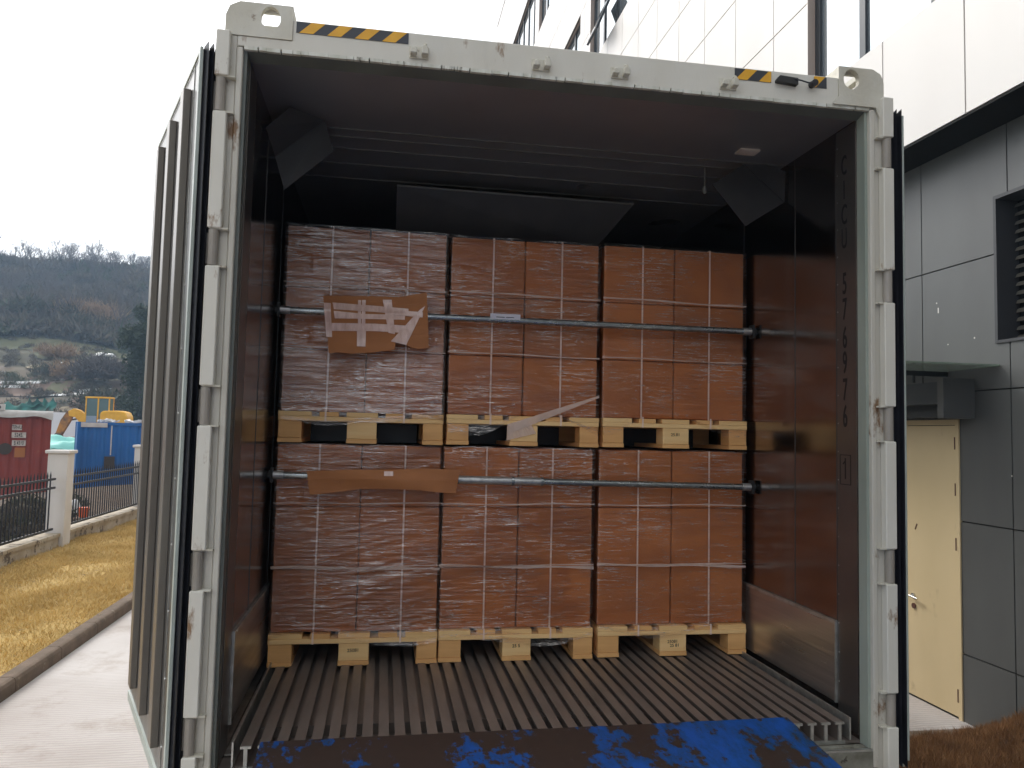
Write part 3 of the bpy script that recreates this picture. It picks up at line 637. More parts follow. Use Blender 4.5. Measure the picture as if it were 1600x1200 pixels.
# ------------------------------------------------------------------ the pallet loads
def boxl(mb, x0, x1, y0, y1, z0, z1): mb.box(x0, x1, y0, y1, z0, z1)
PB = {}
def pal_mesh(key, fn):
    if key not in PB: PB[key] = fn()
    return PB[key]
def vnoise(x, z, sx, sz, seed):
    """smooth value noise on arrays"""
    r = np.random.default_rng(seed); g = r.random((64, 64)); u, v = (x*sx) % 63, (z*sz) % 63
    i, j = np.floor(u).astype(int), np.floor(v).astype(int); fu, fv = u-i, v-j; fu = fu*fu*(3-2*fu); fv = fv*fv*(3-2*fv)
    i2, j2 = (i+1) % 64, (j+1) % 64
    return (g[i, j]*(1-fu)+g[i2, j]*fu)*(1-fv)+(g[i, j2]*(1-fu)+g[i2, j2]*fu)*fv
def load(idx, x0, x1, yf, z0, rows, rowh, straps, seam, label, ang, amount, stamp=None, blocks=None):
    """x0..x1 width, yf front, z0 pallet underside, rows of two cartons each rowh high"""
    xc = (x0+x1)/2; L_ = thing('pallet_load', (xc, yf+.5, z0), label, 'pallet load', 'shrink-wrapped pallet loads stacked two high in the container')
    w = x1-x0; D = 1.0
    # pallet
    y0 = yf-.012
    mb = MB()
    for k in range(3): yy0 = y0+k*(D-.1)/2; mb.box(x0, x1, yy0, yy0+.1, z0+.100, z0+.1205)
    pal = mb.build('wooden_pallet', M['wood2'], L_, bevel=.0015)
    bw = [.145, .085, .14, .085, .145]; gap = (w-sum(bw))/4; xx = x0
    for k in range(5):
        jit = random.uniform(-.004, .004)
        MB().box(xx, xx+bw[k], y0+.002+jit, y0+D, z0+.1212, z0+.142).build('deck_board', M['wood'] if k % 2 else M['wood2'], pal, bevel=.001); xx += bw[k]+gap
    bl = blocks or [(x0, x0+.105), (xc-.068, xc+.068), (x1-.095, x1)]
    for bi, (a, b) in enumerate(bl):
        for k in range(3):
            yy0 = y0+k*(D-.1)/2+(.003 if k == 0 else 0)
            MB().box(a+.002, b-.002, yy0, yy0+.095, z0+.023, z0+.0995).build('block', M['wood2'] if bi == 1 else M['wood'], pal, bevel=.0015)
        MB().box(a, b, y0, y0+D, z0+.002, z0+.0222).build('bottom_board', M['wood'], pal, bevel=.0015)
    if stamp:
        bb = [o for o in pal.children if o.name.startswith('block')][3]
        for k, t in enumerate(stamp):
            place_text('ink_stamp', t, .020, M['ink'], bb, (xc-.002+.01*k, y0+.0028, z0+.068-.018*k), (1, 0, .03), (0, 0, 1), sx=1.05, thick=.0003)
    # cartons
    zc = z0+.143; z = zc
    for r_ in range(rows):
        for c in range(2):
            a, b = (x0+.004, seam-.0013) if c == 0 else (seam+.0013, x1-.004)
            f = yf+.022+random.uniform(0, .003)
            ct = MB().box(a+random.uniform(0, .002), b-random.uniform(0, .002), f, f+.46, z+.0012, z+rowh-.0012).build('carton', M['carton'], L_, bevel=.004)
            # glued flap edge: a shallow lid line just under the top of the carton
            MB().box(a+.03, b-.03, f-.0009, f+.0005, z+rowh-.0290, z+rowh-.0275).build('flap_edge', M['cardsheet'], ct)
        z += rowh
    top = z
    # a second, hidden-side row of cartons as one body of board so the load has its depth
    MB().box(x0+.006, x1-.006, yf+.49, yf+.96, zc, top-.004).build('rear_cartons', M['carton'], L_)
    # cardboard corner posts
    # straps
    for xs_ in straps:
        mb = MB(); lean = random.uniform(-.004, .004)
        mb.add([(xs_-.004, yf+.0125, z0+.10), (xs_+.004, yf+.0125, z0+.10), (xs_+.004+lean, yf+.0125, top+.001), (xs_-.004+lean, yf+.0125, top+.001),
                (xs_-.004, yf+.0133, z0+.10), (xs_+.004, yf+.0133, z0+.10), (xs_+.004+lean, yf+.0133, top+.001), (xs_-.004+lean, yf+.0133, top+.001)],
               [(0,1,2,3),(7,6,5,4),(0,4,5,1),(1,5,6,2),(2,6,7,3),(3,7,4,0)])
        mb.box(xs_-.004+lean, xs_+.004+lean, yf+.0134, yf+.95, top+.001, top+.0018)
        mb.box(xs_-.004, xs_+.004, yf-.0145, yf+.0124, z0+.0985, z0+.0995)
        mb.box(xs_-.004, xs_+.004, yf-.0150, yf-.0142, z0+.0995, z0+.15)
        mb.build('strap', M['strap'], L_)
    # stretch film: creased sheet wrapped round the front and both front corners
    nxg, nzg = 120, 150
    u = np.linspace(-.09, 1.09, nxg); v = np.linspace(0, 1, nzg); U, Vv = np.meshgrid(u, v)
    zb = zc-.035; Zz = zb+(top+.004-zb)*Vv
    Uc = np.clip(U, 0, 1); Xx = x0-.002+(w+.004)*Uc; side = np.abs(U-Uc)*1.2; Yy = yf+.008+side
    sdd = 100+idx*7
    ca, sa = math.cos(R(ang)), math.sin(R(ang)); xr = Xx*ca+Zz*sa+2; zr = -Xx*sa+Zz*ca+5
    rid = 1-np.abs(vnoise(xr, zr, 1.7, 34, sdd)*2-1); rid = rid**5
    rid2 = 1-np.abs(vnoise(xr*1.0+.3*zr, zr, 3.1, 60, sdd+1)*2-1); rid2 = rid2**5
    mask = np.clip(vnoise(Xx+3, Zz, 4, 5, sdd+2)*1.8-.35, 0, 1)
    warp = vnoise(Xx+1, Zz, 3, 9, sdd+3)
    disp = .0050*rid*mask+.0028*rid2*(1-mask)+.004*warp
    # torn/bunched lower edge
    edge = np.clip((.06-Vv)/.06, 0, 1); Zz = Zz+edge*.05*(vnoise(Xx+idx, Xx*0+1, 5, 1, sdd+4)-.6)*1.2+edge*.03*np.sin((Xx-x0)/w*6.3+idx)
    front = (U >= 0) & (U <= 1)
    Yy = np.where(front, Yy-disp, Yy)-edge*.024*front
    Xx = np.where(U < 0, Xx-disp, np.where(U > 1, Xx+disp, Xx))
    o0 = ORG[L_.name]
    V = np.stack([Xx.ravel()-o0[0], Yy.ravel()-o0[1], Zz.ravel()-o0[2]], 1)
    F = np.array([(j*nxg+i, j*nxg+i+1, (j+1)*nxg+i+1, (j+1)*nxg+i) for j in range(nzg-1) for i in range(nxg-1)])
    link('stretch_film', npmesh('stretch_film', V, F), _film('stretch_film_%d' % idx, idx+1, ang, amount, [1.5, 1.0, .7, 3.0, 1.0, .7][idx]), L_, o0, smooth=True)
    # tight rope-like film bands running across
    nseg = 24
    for (zz, hh, sl_) in ([(zc+rowh*1.02, .013, -.012), (zc+rowh*1.035, .006, .010), (zc+rowh*2.06, .006, .006)] if idx < 3 else [(zc+rowh*1.03, .006, -.008), (zc+rowh*2.05, .008, -.012)]):
        pr = None; mb = MB()
        for i in range(nseg+1):
            t = i/nseg; xx = x0-.003+(w+.006)*t; z_ = zz+sl_*(t-.5)+.002*math.sin(t*9+idx); h_ = hh*(.6+.5*math.sin(t*7+idx)**2)
            cur = [(xx, yf+.004, z_-h_/2), (xx, yf+.004, z_+h_/2), (xx, yf+.0065, z_+h_/2), (xx, yf+.0065, z_-h_/2)]
            if pr: mb.add(pr+cur, [(0,1,5,4),(1,2,6,5),(2,3,7,6),(3,0,4,7)])
            pr = cur
        mb.build('film_band', M['filmband'], L_)
    return L_
def _band():
    m = bpy.data.materials.new('rolled_film'); m.use_nodes = True; n = m.node_tree; b = n.nodes['Principled BSDF']
    b.inputs['Base Color'].default_value = (.88, .70, .60, 1); b.inputs['Roughness'].default_value = .2; b.inputs['Alpha'].default_value = .42
    return m
M['filmband'] = _band()
YF = .94
YU = .945
load(0, -1.120, -.377, YF, .408, 3, .279, (-.928, -.544), -.742, 'lower left pallet load with glossy diagonal film creases, behind the folded brown cardboard strip' , 14, .72, ['25081'])
load(1, -.372, .351, YF, .412, 3, .278, (-.165, .147), -.012, 'bottom pallet load in the middle, between two others, under the film-tailed load' , 9, .8, ['25 5'])
load(2, .375, 1.120, YF, .416, 3, .277, (.573, .936), .746, 'lower right pallet load of brown cartons with two ink stamps on its centre block' , 5, .6, ['25081', '25 81'])
load(3, -1.116, -.377, YU, 1.394, 3, .284, (-.909, -.558), -.738, 'upper left pallet load shining with film, behind the large taped cardboard sheet', -4, .78)
load(4, -.362, .366, YU, 1.398, 3, .281, (-.158, .179), -.002, 'top middle pallet load with a loose film tail slanting over its pallet', 6, .7)
load(5, .386, 1.122, YU, 1.401, 3, .282, (.584, .930), .752, 'upper right pallet load with brown cartons and a stamped pallet block', 3, .6, ['25.81'])
# black sheets set inside the openings of the upper pallets
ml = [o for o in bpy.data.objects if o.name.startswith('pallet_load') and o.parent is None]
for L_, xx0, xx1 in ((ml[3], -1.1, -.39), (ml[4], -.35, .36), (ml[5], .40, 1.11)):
    MB().box(xx0+.09, xx1-.09, YU+.42, YU+.43, ORG[L_.name][2]+.004, ORG[L_.name][2]+.098).build('dark_insert', M['rubber'], L_)
# loose film tail on the middle upper load
def fan(name, A, B, m, parent, thick=.0008, n=14, y=.925):
    mb = MB()
    for i in range(n):
        t0, t1 = i/n, (i+1)/n
        P = []
        for t in (t0, t1):
            a = Vector(A[0]).lerp(Vector(A[1]), t); b = Vector(B[0]).lerp(Vector(B[1]), t); P += [(a.x, y+.002*math.sin(t*19), a.y), (b.x, y+.002*math.sin(t*15+1), b.y)]
        Q = [(p[0], p[1]-thick, p[2]) for p in P]
        mb.add(P+Q, [(0,2,3,1),(4,5,7,6),(0,1,5,4),(2,6,7,3)])
    return mb.build(name, m, parent)
fan('film_tail', [(-.078, 1.500), (.362, 1.648)], [(-.078, 1.452), (.362, 1.637)], M['filmband'], ml[4])
fan('film_tail', [(-.078, 1.498), (.02, 1.53)], [(-.080, 1.425), (.06, 1.46)], M['filmband'], ml[4], y=.928)

# ------------------------------------------------------------------ load bars
def bar(y, za, zb, label, sleeve=None):
    t = thing('cargo_bar', (0, y, (za+zb)/2), label, 'cargo bar', 'galvanised bars braced across the container')
    A, B = Vector((-1.128, y, za)), Vector((1.128, y, zb))
    MB().cyl(A, B, .0155, n=20).build('tube', M['galv'], t, smooth=False)
    for P, s in ((A, -1), (B, 1)):
        MB().box(P.x-.004 if s < 0 else P.x-.006, P.x+.006 if s < 0 else P.x+.004, y-.022, y+.022, P.z-.032, P.z+.032).cyl((P.x+s*.004, y, P.z), (P.x+s*.015, y, P.z), .02, n=12).build('end_plate', M['dark'], t)
        MB().cyl((P.x-s*.05, y, P.z), (P.x-s*.008, y, P.z), .0185, n=16).build('end_collar', M['steel_sleeve'], t)
    if sleeve:
        a, b = sleeve; f = lambda x: A.lerp(B, (x-A.x)/(B.x-A.x))
        sv = MB().cyl(f(a), f(b), .0190, n=20).build('sleeve', M['steel_sleeve'], t)
        for x in (a, (a+b)/2+.06, b): MB().cyl(f(x-.006), f(x+.006), .0215, n=18).build('collar', M['galv'], sv)
    return t
b1 = bar(.895, 1.985, 1.985, 'upper galvanised bar across the cargo, with a small paper label')
b2 = bar(.895, 1.252, 1.224, 'lower galvanised bar across the cargo, with a paler sleeve in its middle', (-.31, .085))
lp = MB().box(-.178, -.036, .8785, .8795, 1.987, 2.012).build('paper_label', M['labelpaper'], b1)
place_text('label_print', 'Cargo Bar', .016, M['ink'], lp, (-.105, .8780, 1.998), (1, 0, -.02), (0, 0, 1), sx=1.1, thick=.0002) if False else MB().box(-.150, -.110, .8775, .8784, 1.9945, 1.9975).box(-.104, -.066, .8775, .8784, 1.9945, 1.9975).build('label_print', M['ink'], lp)

def sheet(name, top, bot, y, m, parent=None, origin=None, nx_=40, nz_=16, thick=.004, dfun=None):
    """board between two outlines given as (x,z) polylines"""
    def at(pl, t):
        xs_ = [p[0] for p in pl]; x = xs_[0]+(xs_[-1]-xs_[0])*t; return x, float(np.interp(x, xs_, [p[1] for p in pl]))
    mb = MB(); F_, B_ = [], []
    for i in range(nx_+1):
        xt, zt = at(top, i/nx_); xb, zb = at(bot, i/nx_)
        for j in range(nz_+1):
            t = j/nz_; x = xb+(xt-xb)*t; z = zb+(zt-zb)*t
            d = dfun(x, z) if dfun else 0
            F_.append((x, y+d, z)); B_.append((x, y+d+thick, z))
    n = len(F_); q = nz_+1; fs = []
    for i in range(nx_):
        for j in range(nz_):
            a = i*q+j; fs += [(a, a+q, a+q+1, a+1), (n+a, n+a+1, n+a+q+1, n+a+q)]
    for i in range(nx_):
        a = i*q; fs += [(a, n+a, n+a+q, a+q)]; a += nz_; fs += [(a, a+q, n+a+q, n+a)]
    for j in range(nz_):
        fs += [(j, j+1, n+j+1, n+j)]; a = nx_*q+j; fs += [(a, n+a, n+a+1, a+1)]
    mb.add(F_+B_, fs); return mb.build(name, m, parent, origin)
def d1(x, z):
    return .010*math.sin((x+.9)*5)+.006*math.sin(z*31+x*7)-.012*max(0, 1-abs(z-1.985)/.05)+.012*((z-1.985)/.1)**2*(1 if z < 1.985 else .6)-.045*max(0, (1.90-z)/.1)**1.5
cs = sheet('cardboard_sheet', [(-.936, 2.055), (-.72, 2.064), (-.60, 2.066), (-.474, 2.094)],
           [(-.900, 1.794), (-.86, 1.801), (-.80, 1.797), (-.72, 1.806), (-.66, 1.816), (-.612, 1.824), (-.607, 1.868), (-.575, 1.858), (-.54, 1.838), (-.50, 1.832), (-.457, 1.838)],
           .866, M['cardsheet'], origin=(-.7, .87, 1.8), nx_=60, nz_=24, dfun=d1)
tag(cs, 'large brown cardboard sheet with tape strips hung over the upper bar', 'cardboard')
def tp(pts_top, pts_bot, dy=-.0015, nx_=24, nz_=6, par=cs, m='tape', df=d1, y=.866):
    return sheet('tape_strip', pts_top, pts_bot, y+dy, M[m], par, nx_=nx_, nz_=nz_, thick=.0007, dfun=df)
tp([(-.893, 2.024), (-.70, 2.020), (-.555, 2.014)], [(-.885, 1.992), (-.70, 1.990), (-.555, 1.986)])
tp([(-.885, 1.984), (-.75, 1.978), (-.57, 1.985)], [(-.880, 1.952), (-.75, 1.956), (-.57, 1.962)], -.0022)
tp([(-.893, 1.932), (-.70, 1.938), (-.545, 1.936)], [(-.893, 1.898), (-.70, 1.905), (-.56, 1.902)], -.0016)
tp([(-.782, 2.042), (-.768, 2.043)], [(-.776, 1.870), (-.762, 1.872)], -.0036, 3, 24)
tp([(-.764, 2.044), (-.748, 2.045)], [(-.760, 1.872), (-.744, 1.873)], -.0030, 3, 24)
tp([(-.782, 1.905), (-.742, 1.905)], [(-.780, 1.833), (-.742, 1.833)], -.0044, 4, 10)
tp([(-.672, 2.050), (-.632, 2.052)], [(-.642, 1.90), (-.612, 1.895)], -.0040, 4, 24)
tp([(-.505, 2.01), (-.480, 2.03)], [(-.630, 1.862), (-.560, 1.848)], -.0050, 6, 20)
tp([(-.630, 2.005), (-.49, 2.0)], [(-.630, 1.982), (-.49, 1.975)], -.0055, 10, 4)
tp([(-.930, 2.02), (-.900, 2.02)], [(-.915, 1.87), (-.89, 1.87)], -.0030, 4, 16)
def d2(x, z): return .006*math.sin((x+.9)*9)+.005*math.sin(z*45+x*11)-.010*max(0, 1-abs(z-1.24)/.05)
cs2 = sheet('cardboard_strip', [(-.975, 1.272), (-.80, 1.282), (-.60, 1.284), (-.45, 1.292), (-.302, 1.287)],
            [(-.958, 1.168), (-.86, 1.180), (-.74, 1.196), (-.62, 1.198), (-.50, 1.196), (-.40, 1.186), (-.318, 1.182)],
            .862, M['cardsheet'], origin=(-.64, .87, 1.2), nx_=50, nz_=14, dfun=d2)
tag(cs2, 'long narrow brown cardboard strip folded over the lower bar', 'cardboard')
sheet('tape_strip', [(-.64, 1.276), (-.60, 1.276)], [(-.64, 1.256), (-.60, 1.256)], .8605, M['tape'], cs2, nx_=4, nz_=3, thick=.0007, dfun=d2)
sheet('paper_edge', [(-.40, 1.206), (-.322, 1.196)], [(-.41, 1.194), (-.324, 1.184)], .8605, M['labelpaper'], cs2, nx_=6, nz_=2, thick=.0007, dfun=d2) if False else None

# ------------------------------------------------------------------ the blue ramp lip
RP = thing('loading_ramp', (-.1, -3, -.4), 'worn blue painted steel loading ramp whose lip rests on the ribbed floor', 'ramp')
mb = MB()
def rz(y): return .424+.10*(y-.07)
n_ = 40
P = []; far = []
for i in range(n_+1):
    t = i/n_; x = -1.015+t*(.869+1.015); far.append((x, .066+.026*t+random.uniform(-.0015, .0015)))
V_ = [(x, y, rz(y)) for x, y in far]+[(x, -.55, rz(-.55)) for x, y in far]
V_ += [(x, y, z-.014) for x, y, z in V_]; m_ = n_+1
fs = []
for i in range(n_):
    fs += [(i, i+1, m_+i+1, m_+i), (2*m_+i, 3*m_+i, 3*m_+i+1, 2*m_+i+1), (i, 2*m_+i, 2*m_+i+1, i+1), (m_+i, m_+i+1, 3*m_+i+1, 3*m_+i)]
fs += [(0, m_, 3*m_, 2*m_), (n_, 2*m_+n_, 3*m_+n_, m_+n_)]
mb.add(V_, fs); mb.build('lip_plate', M['bluesteel'], RP)
mb = MB()
for k in range(12):
    pass
mb.add([(-1.1, -.56, rz(-.56)-.03), (1.1, -.56, rz(-.56)-.03), (1.1, -9, -.90), (-1.1, -9, -.90), (-1.1, -.56, rz(-.56)-.045), (1.1, -.56, rz(-.56)-.045), (1.1, -9, -.915), (-1.1, -9, -.915)],
       [(0,1,2,3),(7,6,5,4),(0,4,5,1),(1,5,6,2),(2,6,7,3),(3,7,4,0)])
mb.build('ramp_deck', M['bluesteel'], RP)
mb = MB()
for s in (-1, 1):
    x = s*1.08
    mb.add([(x-.04, -.56, rz(-.56)-.046), (x+.04, -.56, rz(-.56)-.046), (x+.04, -9, -.916), (x-.04, -9, -.916), (x-.04, -.56, rz(-.56)-.25), (x+.04, -.56, rz(-.56)-.25), (x+.04, -8.6, -.94), (x-.04, -8.6, -.94)],
           [(0,1,2,3),(7,6,5,4),(0,4,5,1),(1,5,6,2),(2,6,7,3),(3,7,4,0)])
mb.build('side_beam', M['chassis'], RP)
for s in (-1, 1): MB().box(s*.95-.05, s*.95+.05, -1.0, -.9, G, .12).build('support_leg', M['chassis'], RP)

# ------------------------------------------------------------------ the building on the right
XB, XU = 4.386, 3.979
BD = thing('warehouse_building', (XB, 8, G), 'tall building with dark grey panels below and white panels and windows above', 'building')
def panels(name, x, ym, zm, openings, m, parent, thick=.03, gap=.010, jm='joint', out=-1):
    y0, y1, z0, z1 = ym[0], ym[-1], zm[0], zm[-1]
    ye = sorted(set([round(v, 4) for v in ym]+[round(v, 4) for o in openings for v in o[:2] if y0 < v < y1]))
    ze = sorted(set([round(v, 4) for v in zm]+[round(v, 4) for o in openings for v in o[2:] if z0 < v < z1]))
    sy, sz = set(round(v, 4) for v in ym), set(round(v, 4) for v in zm)
    mb, bk = MB(), MB(); g = gap/2
    for a, b in zip(ye, ye[1:]):
        for c, d in zip(ze, ze[1:]):
            cy, cz = (a+b)/2, (c+d)/2
            if any(o[0] < cy < o[1] and o[2] < cz < o[3] for o in openings): continue
            mb.box(x, x+thick, a+(g if a in sy else 0), b-(g if b in sy else 0), c+(g if c in sz else 0), d-(g if d in sz else 0))
            bk.box(x+thick*.45, x+thick+.12, a, b, c, d)
    p = mb.build(name, m, parent); bk.v = [(v[0]+(.0 if v[0] < x+thick else 0), v[1], v[2]) for v in bk.v]
    bk.build('panel_joint', M[jm], p); return p
DOOR = (3.47, 4.30, -.94, 1.675); LOU = (.6, 3.035, 2.30, 3.55)
ym = [-9.58+1.04*i for i in range(44)]; ym = [v for v in ym if v < 33]
ym = [v+(3.935-min(ym, key=lambda q: abs(q-3.935))) for v in ym]
zm = [-.94-.55, -.363, .777, 1.917, 3.06, 4.138]
panels('lower_wall', XB, ym, zm, [DOOR, LOU], M['graypanel'], BD, gap=.012)
# soffit below the overhang
MB().box(XU+.003, XB+.15, ym[0], 32.0, 4.140, 4.1575).build('soffit', M['soffit'], BD)
# upper facade
yu = [.84+1.06*i-10.6 for i in range(60)]; yu = [v for v in yu if v < 33.4]
yu = [v+(6.04-min(yu, key=lambda q: abs(q-6.04))) for v in yu]; yu[-1] = 32.0
zu = [4.16, 5.325, 6.45, 7.53, 8.46, 9.4, 10.3, 11.25, 12.2, 13.3, 14.7, 15.9, 17.1, 18.2, 19.3, 20.35]
zu2 = zu
WIN = [(-7.5, 5.256, 5.325, 7.6), (9.6, 15.0, 10.3, 12.2), (16.0, 21.0, 10.3, 12.2), (-7.5, 5.2, 10.3, 12.2), (17.6, 21.7, 14.7, 17.1), (22.4, 27.2, 14.7, 17.1), (6, 14, 14.7, 17.1)]
panels('upper_wall', XU, yu, zu2, WIN, M['whitepanel'], BD, gap=.016, thick=.04, jm='joint')
MB().box(XU+.2, XU+14, ym[0], 32.0, 4.25, 20.3).build('core', M['soffit'], BD)
MB().box(XB+.2, XB+13, ym[0], 33.0, -1.2, 4.2).build('ground_floor_core', M['soffit'], BD)
MB().box(XU-.02, XU+14, ym[0], 32.05, 20.36, 20.45).build('roof', M['whitepanel'], BD)
for (a, b, c, d) in WIN:
    mb = MB(); e = .165
    mb.box(XU+.0015, XU+e, b-.002, b+.03, c, d); mb.box(XU+.04, XU+e, a-.03, a+.002, c, d); mb.box(XU+.041, XU+e, a, b, d-.002, d+.03); mb.box(XU+.041, XU+e, a, b, c-.03, c+.002)
    # visible reveal lining
    w_ = mb.build('window', M['reveal'], BD)
    mb = MB(); fx0, fx1 = XU+.09, XU+.16
    mb.box(fx0, fx1, b-.10, b-.002, c, d); mb.box(fx0, fx1, a, a+.08, c, d); mb.box(fx0+.001, fx1-.001, a+.08, b-.10, c+.002, c+.05); mb.box(fx0+.001, fx1-.001, a+.08, b-.10, d-.06, d-.002)
    yv = b-.88
    while yv > a+.3: mb.box(fx0+.002, fx1-.002, yv-.05, yv+.05, c+.05, d-.06); yv -= 1.06
    mb.build('window_frame', M['winframe'], w_)
    MB().box(XU+.12, XU+.13, a+.01, b-.01, c+.01, d-.01).build('pane', M['winglass'], w_)
# added unseen wall behind the ramp, darkening film reflections on the right
panels_y = None
wg = MB().box(.55, XU+3, -10.2, -9.6, G, 8.6).build('yard_wing', M['graypanel'], BD)
# an open top-hung sash in the far window
sh = MB(); sh.obox((XU-.16, 13.55, 10.75), (.05, .8, .95), (0, R(22), 0)); sh.build('open_sash', M['winframe'], BD)
sh = MB(); sh.obox((XU-.19, 13.55, 10.75), (.01, .66, .82), (0, R(22), 0)); sh.build('sash_pane', M['winglass'], BD)
# door
dr = MB()
dr.box(XB-.012, XB+.1, 3.472, 3.515, G, 1.672).box(XB-.012, XB+.1, 4.235, 4.298, G, 1.672).box(XB-.0118, XB+.1, 3.5152, 4.2348, 1.625, 1.6718)
dfr = dr.build('door', M['doorpaint'], BD); dfr['label'] = 'cream painted steel door with lever handle'
MB().box(XB+.005, XB+.05, 3.521, 4.229, G+.012, 1.619).build('door_leaf', M['doorpaint'], dfr, bevel=.003)
MB().box(XB+.055, XB+.1, 3.50, 4.25, G, 1.66).build('door_rebate', M['joint'], dfr)
for z in (1.46, 1.05, .57, -.74):
    MB().cyl((XB-.008, 3.519, z-.055), (XB-.008, 3.519, z+.055), .009, n=8).box(XB-.004, XB+.004, 3.505, 3.535, z-.05, z+.05).build('door_hinge', M['doorhinge'], dfr)
h = MB().cyl((XB+.004, 4.10, .005), (XB-.012, 4.10, .005), .024, n=16).cyl((XB-.012, 4.10, .005), (XB-.045, 4.10, .005), .008, n=10)
h.cyl((XB-.045, 4.105, .005), (XB-.045, 3.99, -.004), .0085, n=10).build('door_handle', M['chrome'], dfr)
MB().cyl((XB+.004, 4.095, -.09), (XB-.008, 4.095, -.09), .026, n=16).build('keyhole', M['doorhinge'], dfr)
MB().obox((XB+.0035, 4.06, .66), (.004, .012, .06), (R(25), 0, 0)).build('door_scratch', M['doorhinge'], dfr)
for (y_, z_, h_) in ((3.72, 2.66, .05), (3.74, 2.75, .012), (3.28, 2.37, .015), (3.6, 2.35, .010), (2.9, 1.2, .012)): MB().box(XB-.001, XB+.002, y_-.006, y_+.006, z_, z_+h_).build('paint_mark', M['whitepost'], BD)
# louvre
a, b, c, d = LOU
lf = MB().box(XB-.015, XB+.30, b-.03, b, c, d).box(XB-.015, XB+.30, a, a+.03, c, d).box(XB-.0145, XB+.30, a+.03, b-.03, d-.03, d).box(XB-.0145, XB+.30, a+.03, b-.03, c, c+.025)
lv = lf.build('louvre', M['louvre_frame'], BD)
mb = MB(); z = c+.04
while z < d-.08:
    mb.prism([(XB+.17, z), (XB+.18, z+.012), (XB+.27, z+.058), (XB+.265, z+.040)], 'y', a+.031, b-.031) if False else mb.add(
        [(XB+.16, a+.031, z), (XB+.175, a+.031, z+.030), (XB+.27, a+.031, z+.075), (XB+.27, a+.031, z+.055), (XB+.16, b-.031, z), (XB+.175, b-.031, z+.030), (XB+.27, b-.031, z+.075), (XB+.27, b-.031, z+.055)],
        [(0,1,5,4),(1,2,6,5),(2,3,7,6),(3,0,4,7),(0,3,2,1),(4,5,6,7)])
    z += .0745
mb.build('louvre_blades', M['louvre'], lv)
MB().box(XB+.29, XB+.31, a, b, c, d).build('louvre_back', M['joint'], lv)
# canopy and dark box over the door
cn = MB().box(3.42, XB-.002, 3.0, 5.6, 2.108, 2.122).build('canopy', M['glasscanopy'], BD)
for y in (3.62, 4.9):
    MB().box(3.5, XB, y-.012, y+.012, 2.06, 2.106).cyl((4.05, y, 2.10), (4.05, y, 1.995), .012, n=8).build('canopy_bracket', M['ductdark'], cn)
bx = MB().box(4.12, XB-.002, 3.36, 5.4, 1.80, 1.994).build('door_head_box', M['ductdark'], BD)
MB().box(4.08, XB-.002, 3.285, 3.358, 1.675, 2.02).build('box_end', M['graypanel'], bx)
MB().box(4.25, XB-.003, 3.36, 5.4, 1.690, 1.799).build('box_lower', M['ductdark'], bx)

# ------------------------------------------------------------------ left side: railings, pillars, low wall
FX = -6.62
lw = MB()
for (ya, yb) in ((4, 13.0), (13.36, 18.1), (18.46, 23.3), (23.66, 34)):
    lw.box(FX-.16, FX+.10, ya, yb, G-.05, G+.30); lw.box(FX-.19, FX+.13, ya, yb, G+.301, G+.36)
lwo = lw.build('low_wall', M['lowwall'], origin=(FX, 15, G)); tag(lwo, 'low stained plaster wall carrying the black railings along the lawn', 'wall')
first = None
labs = ['white square pillar between the two railing bays nearest the camera', 'second white pillar, half hidden by the open container door', 'white railing pillar farthest along the lawn']
for i, y in enumerate((13.18, 18.28, 23.48)):
    if first is None:
        first = thing('fence_pillar', (FX, y, G), labs[0], 'pillar', 'white pillars of the railing')
        MB().box(FX-.175, FX+.175, y-.16, y+.16, G, 0.885).build('pillar_shaft', M['whitepost'], first, bevel=.008)
        MB().box(FX-.215, FX+.215, y-.20, y+.20, .886, .95).build('pillar_cap', M['whitepost'], first, bevel=.012)
    else:
        c = copy_tree(first); c.location = (FX, y, G); c['label'] = labs[i]
def railing(y0, y1, label):
    t = thing('railing', (FX, (y0+y1)/2, G+.36), label, 'railing', 'black spiked railing bays')
    for z in (.42, .26, -.50):
        MB().box(FX-.018, FX+.018, y0, y1, z-.02, z+.02).build('rail', M['railing'], t)
    mb = MB().box(-.010, .010, -.010, .010, -.97, .0); mb.add([(-.012, -.012, 0), (.012, -.012, 0), (.012, .012, 0), (-.012, .012, 0), (0, 0, .10)], [(0,1,4),(1,2,4),(2,3,4),(3,0,4)])
    n = int((y1-y0)/.135); me = None
    for i in range(n):
        y = y0+.07+i*.135
        if me is None:
            o = mb.build('picket', M['railing'], t, local=True); me = o.data
        else: o = link('picket', me, None, t, ORG[t.name])
        o.location = (0.0, y-ORG[t.name][1], .48-ORG[t.name][2])
    return t
railing(6.2, 12.95, 'black spiked railing bay in front of the rusty red container')
railing(13.41, 18.05, 'black spiked railing bay in front of the blue container')
railing(18.51, 23.25, 'farthest black spiked railing bay, beyond the second white pillar')

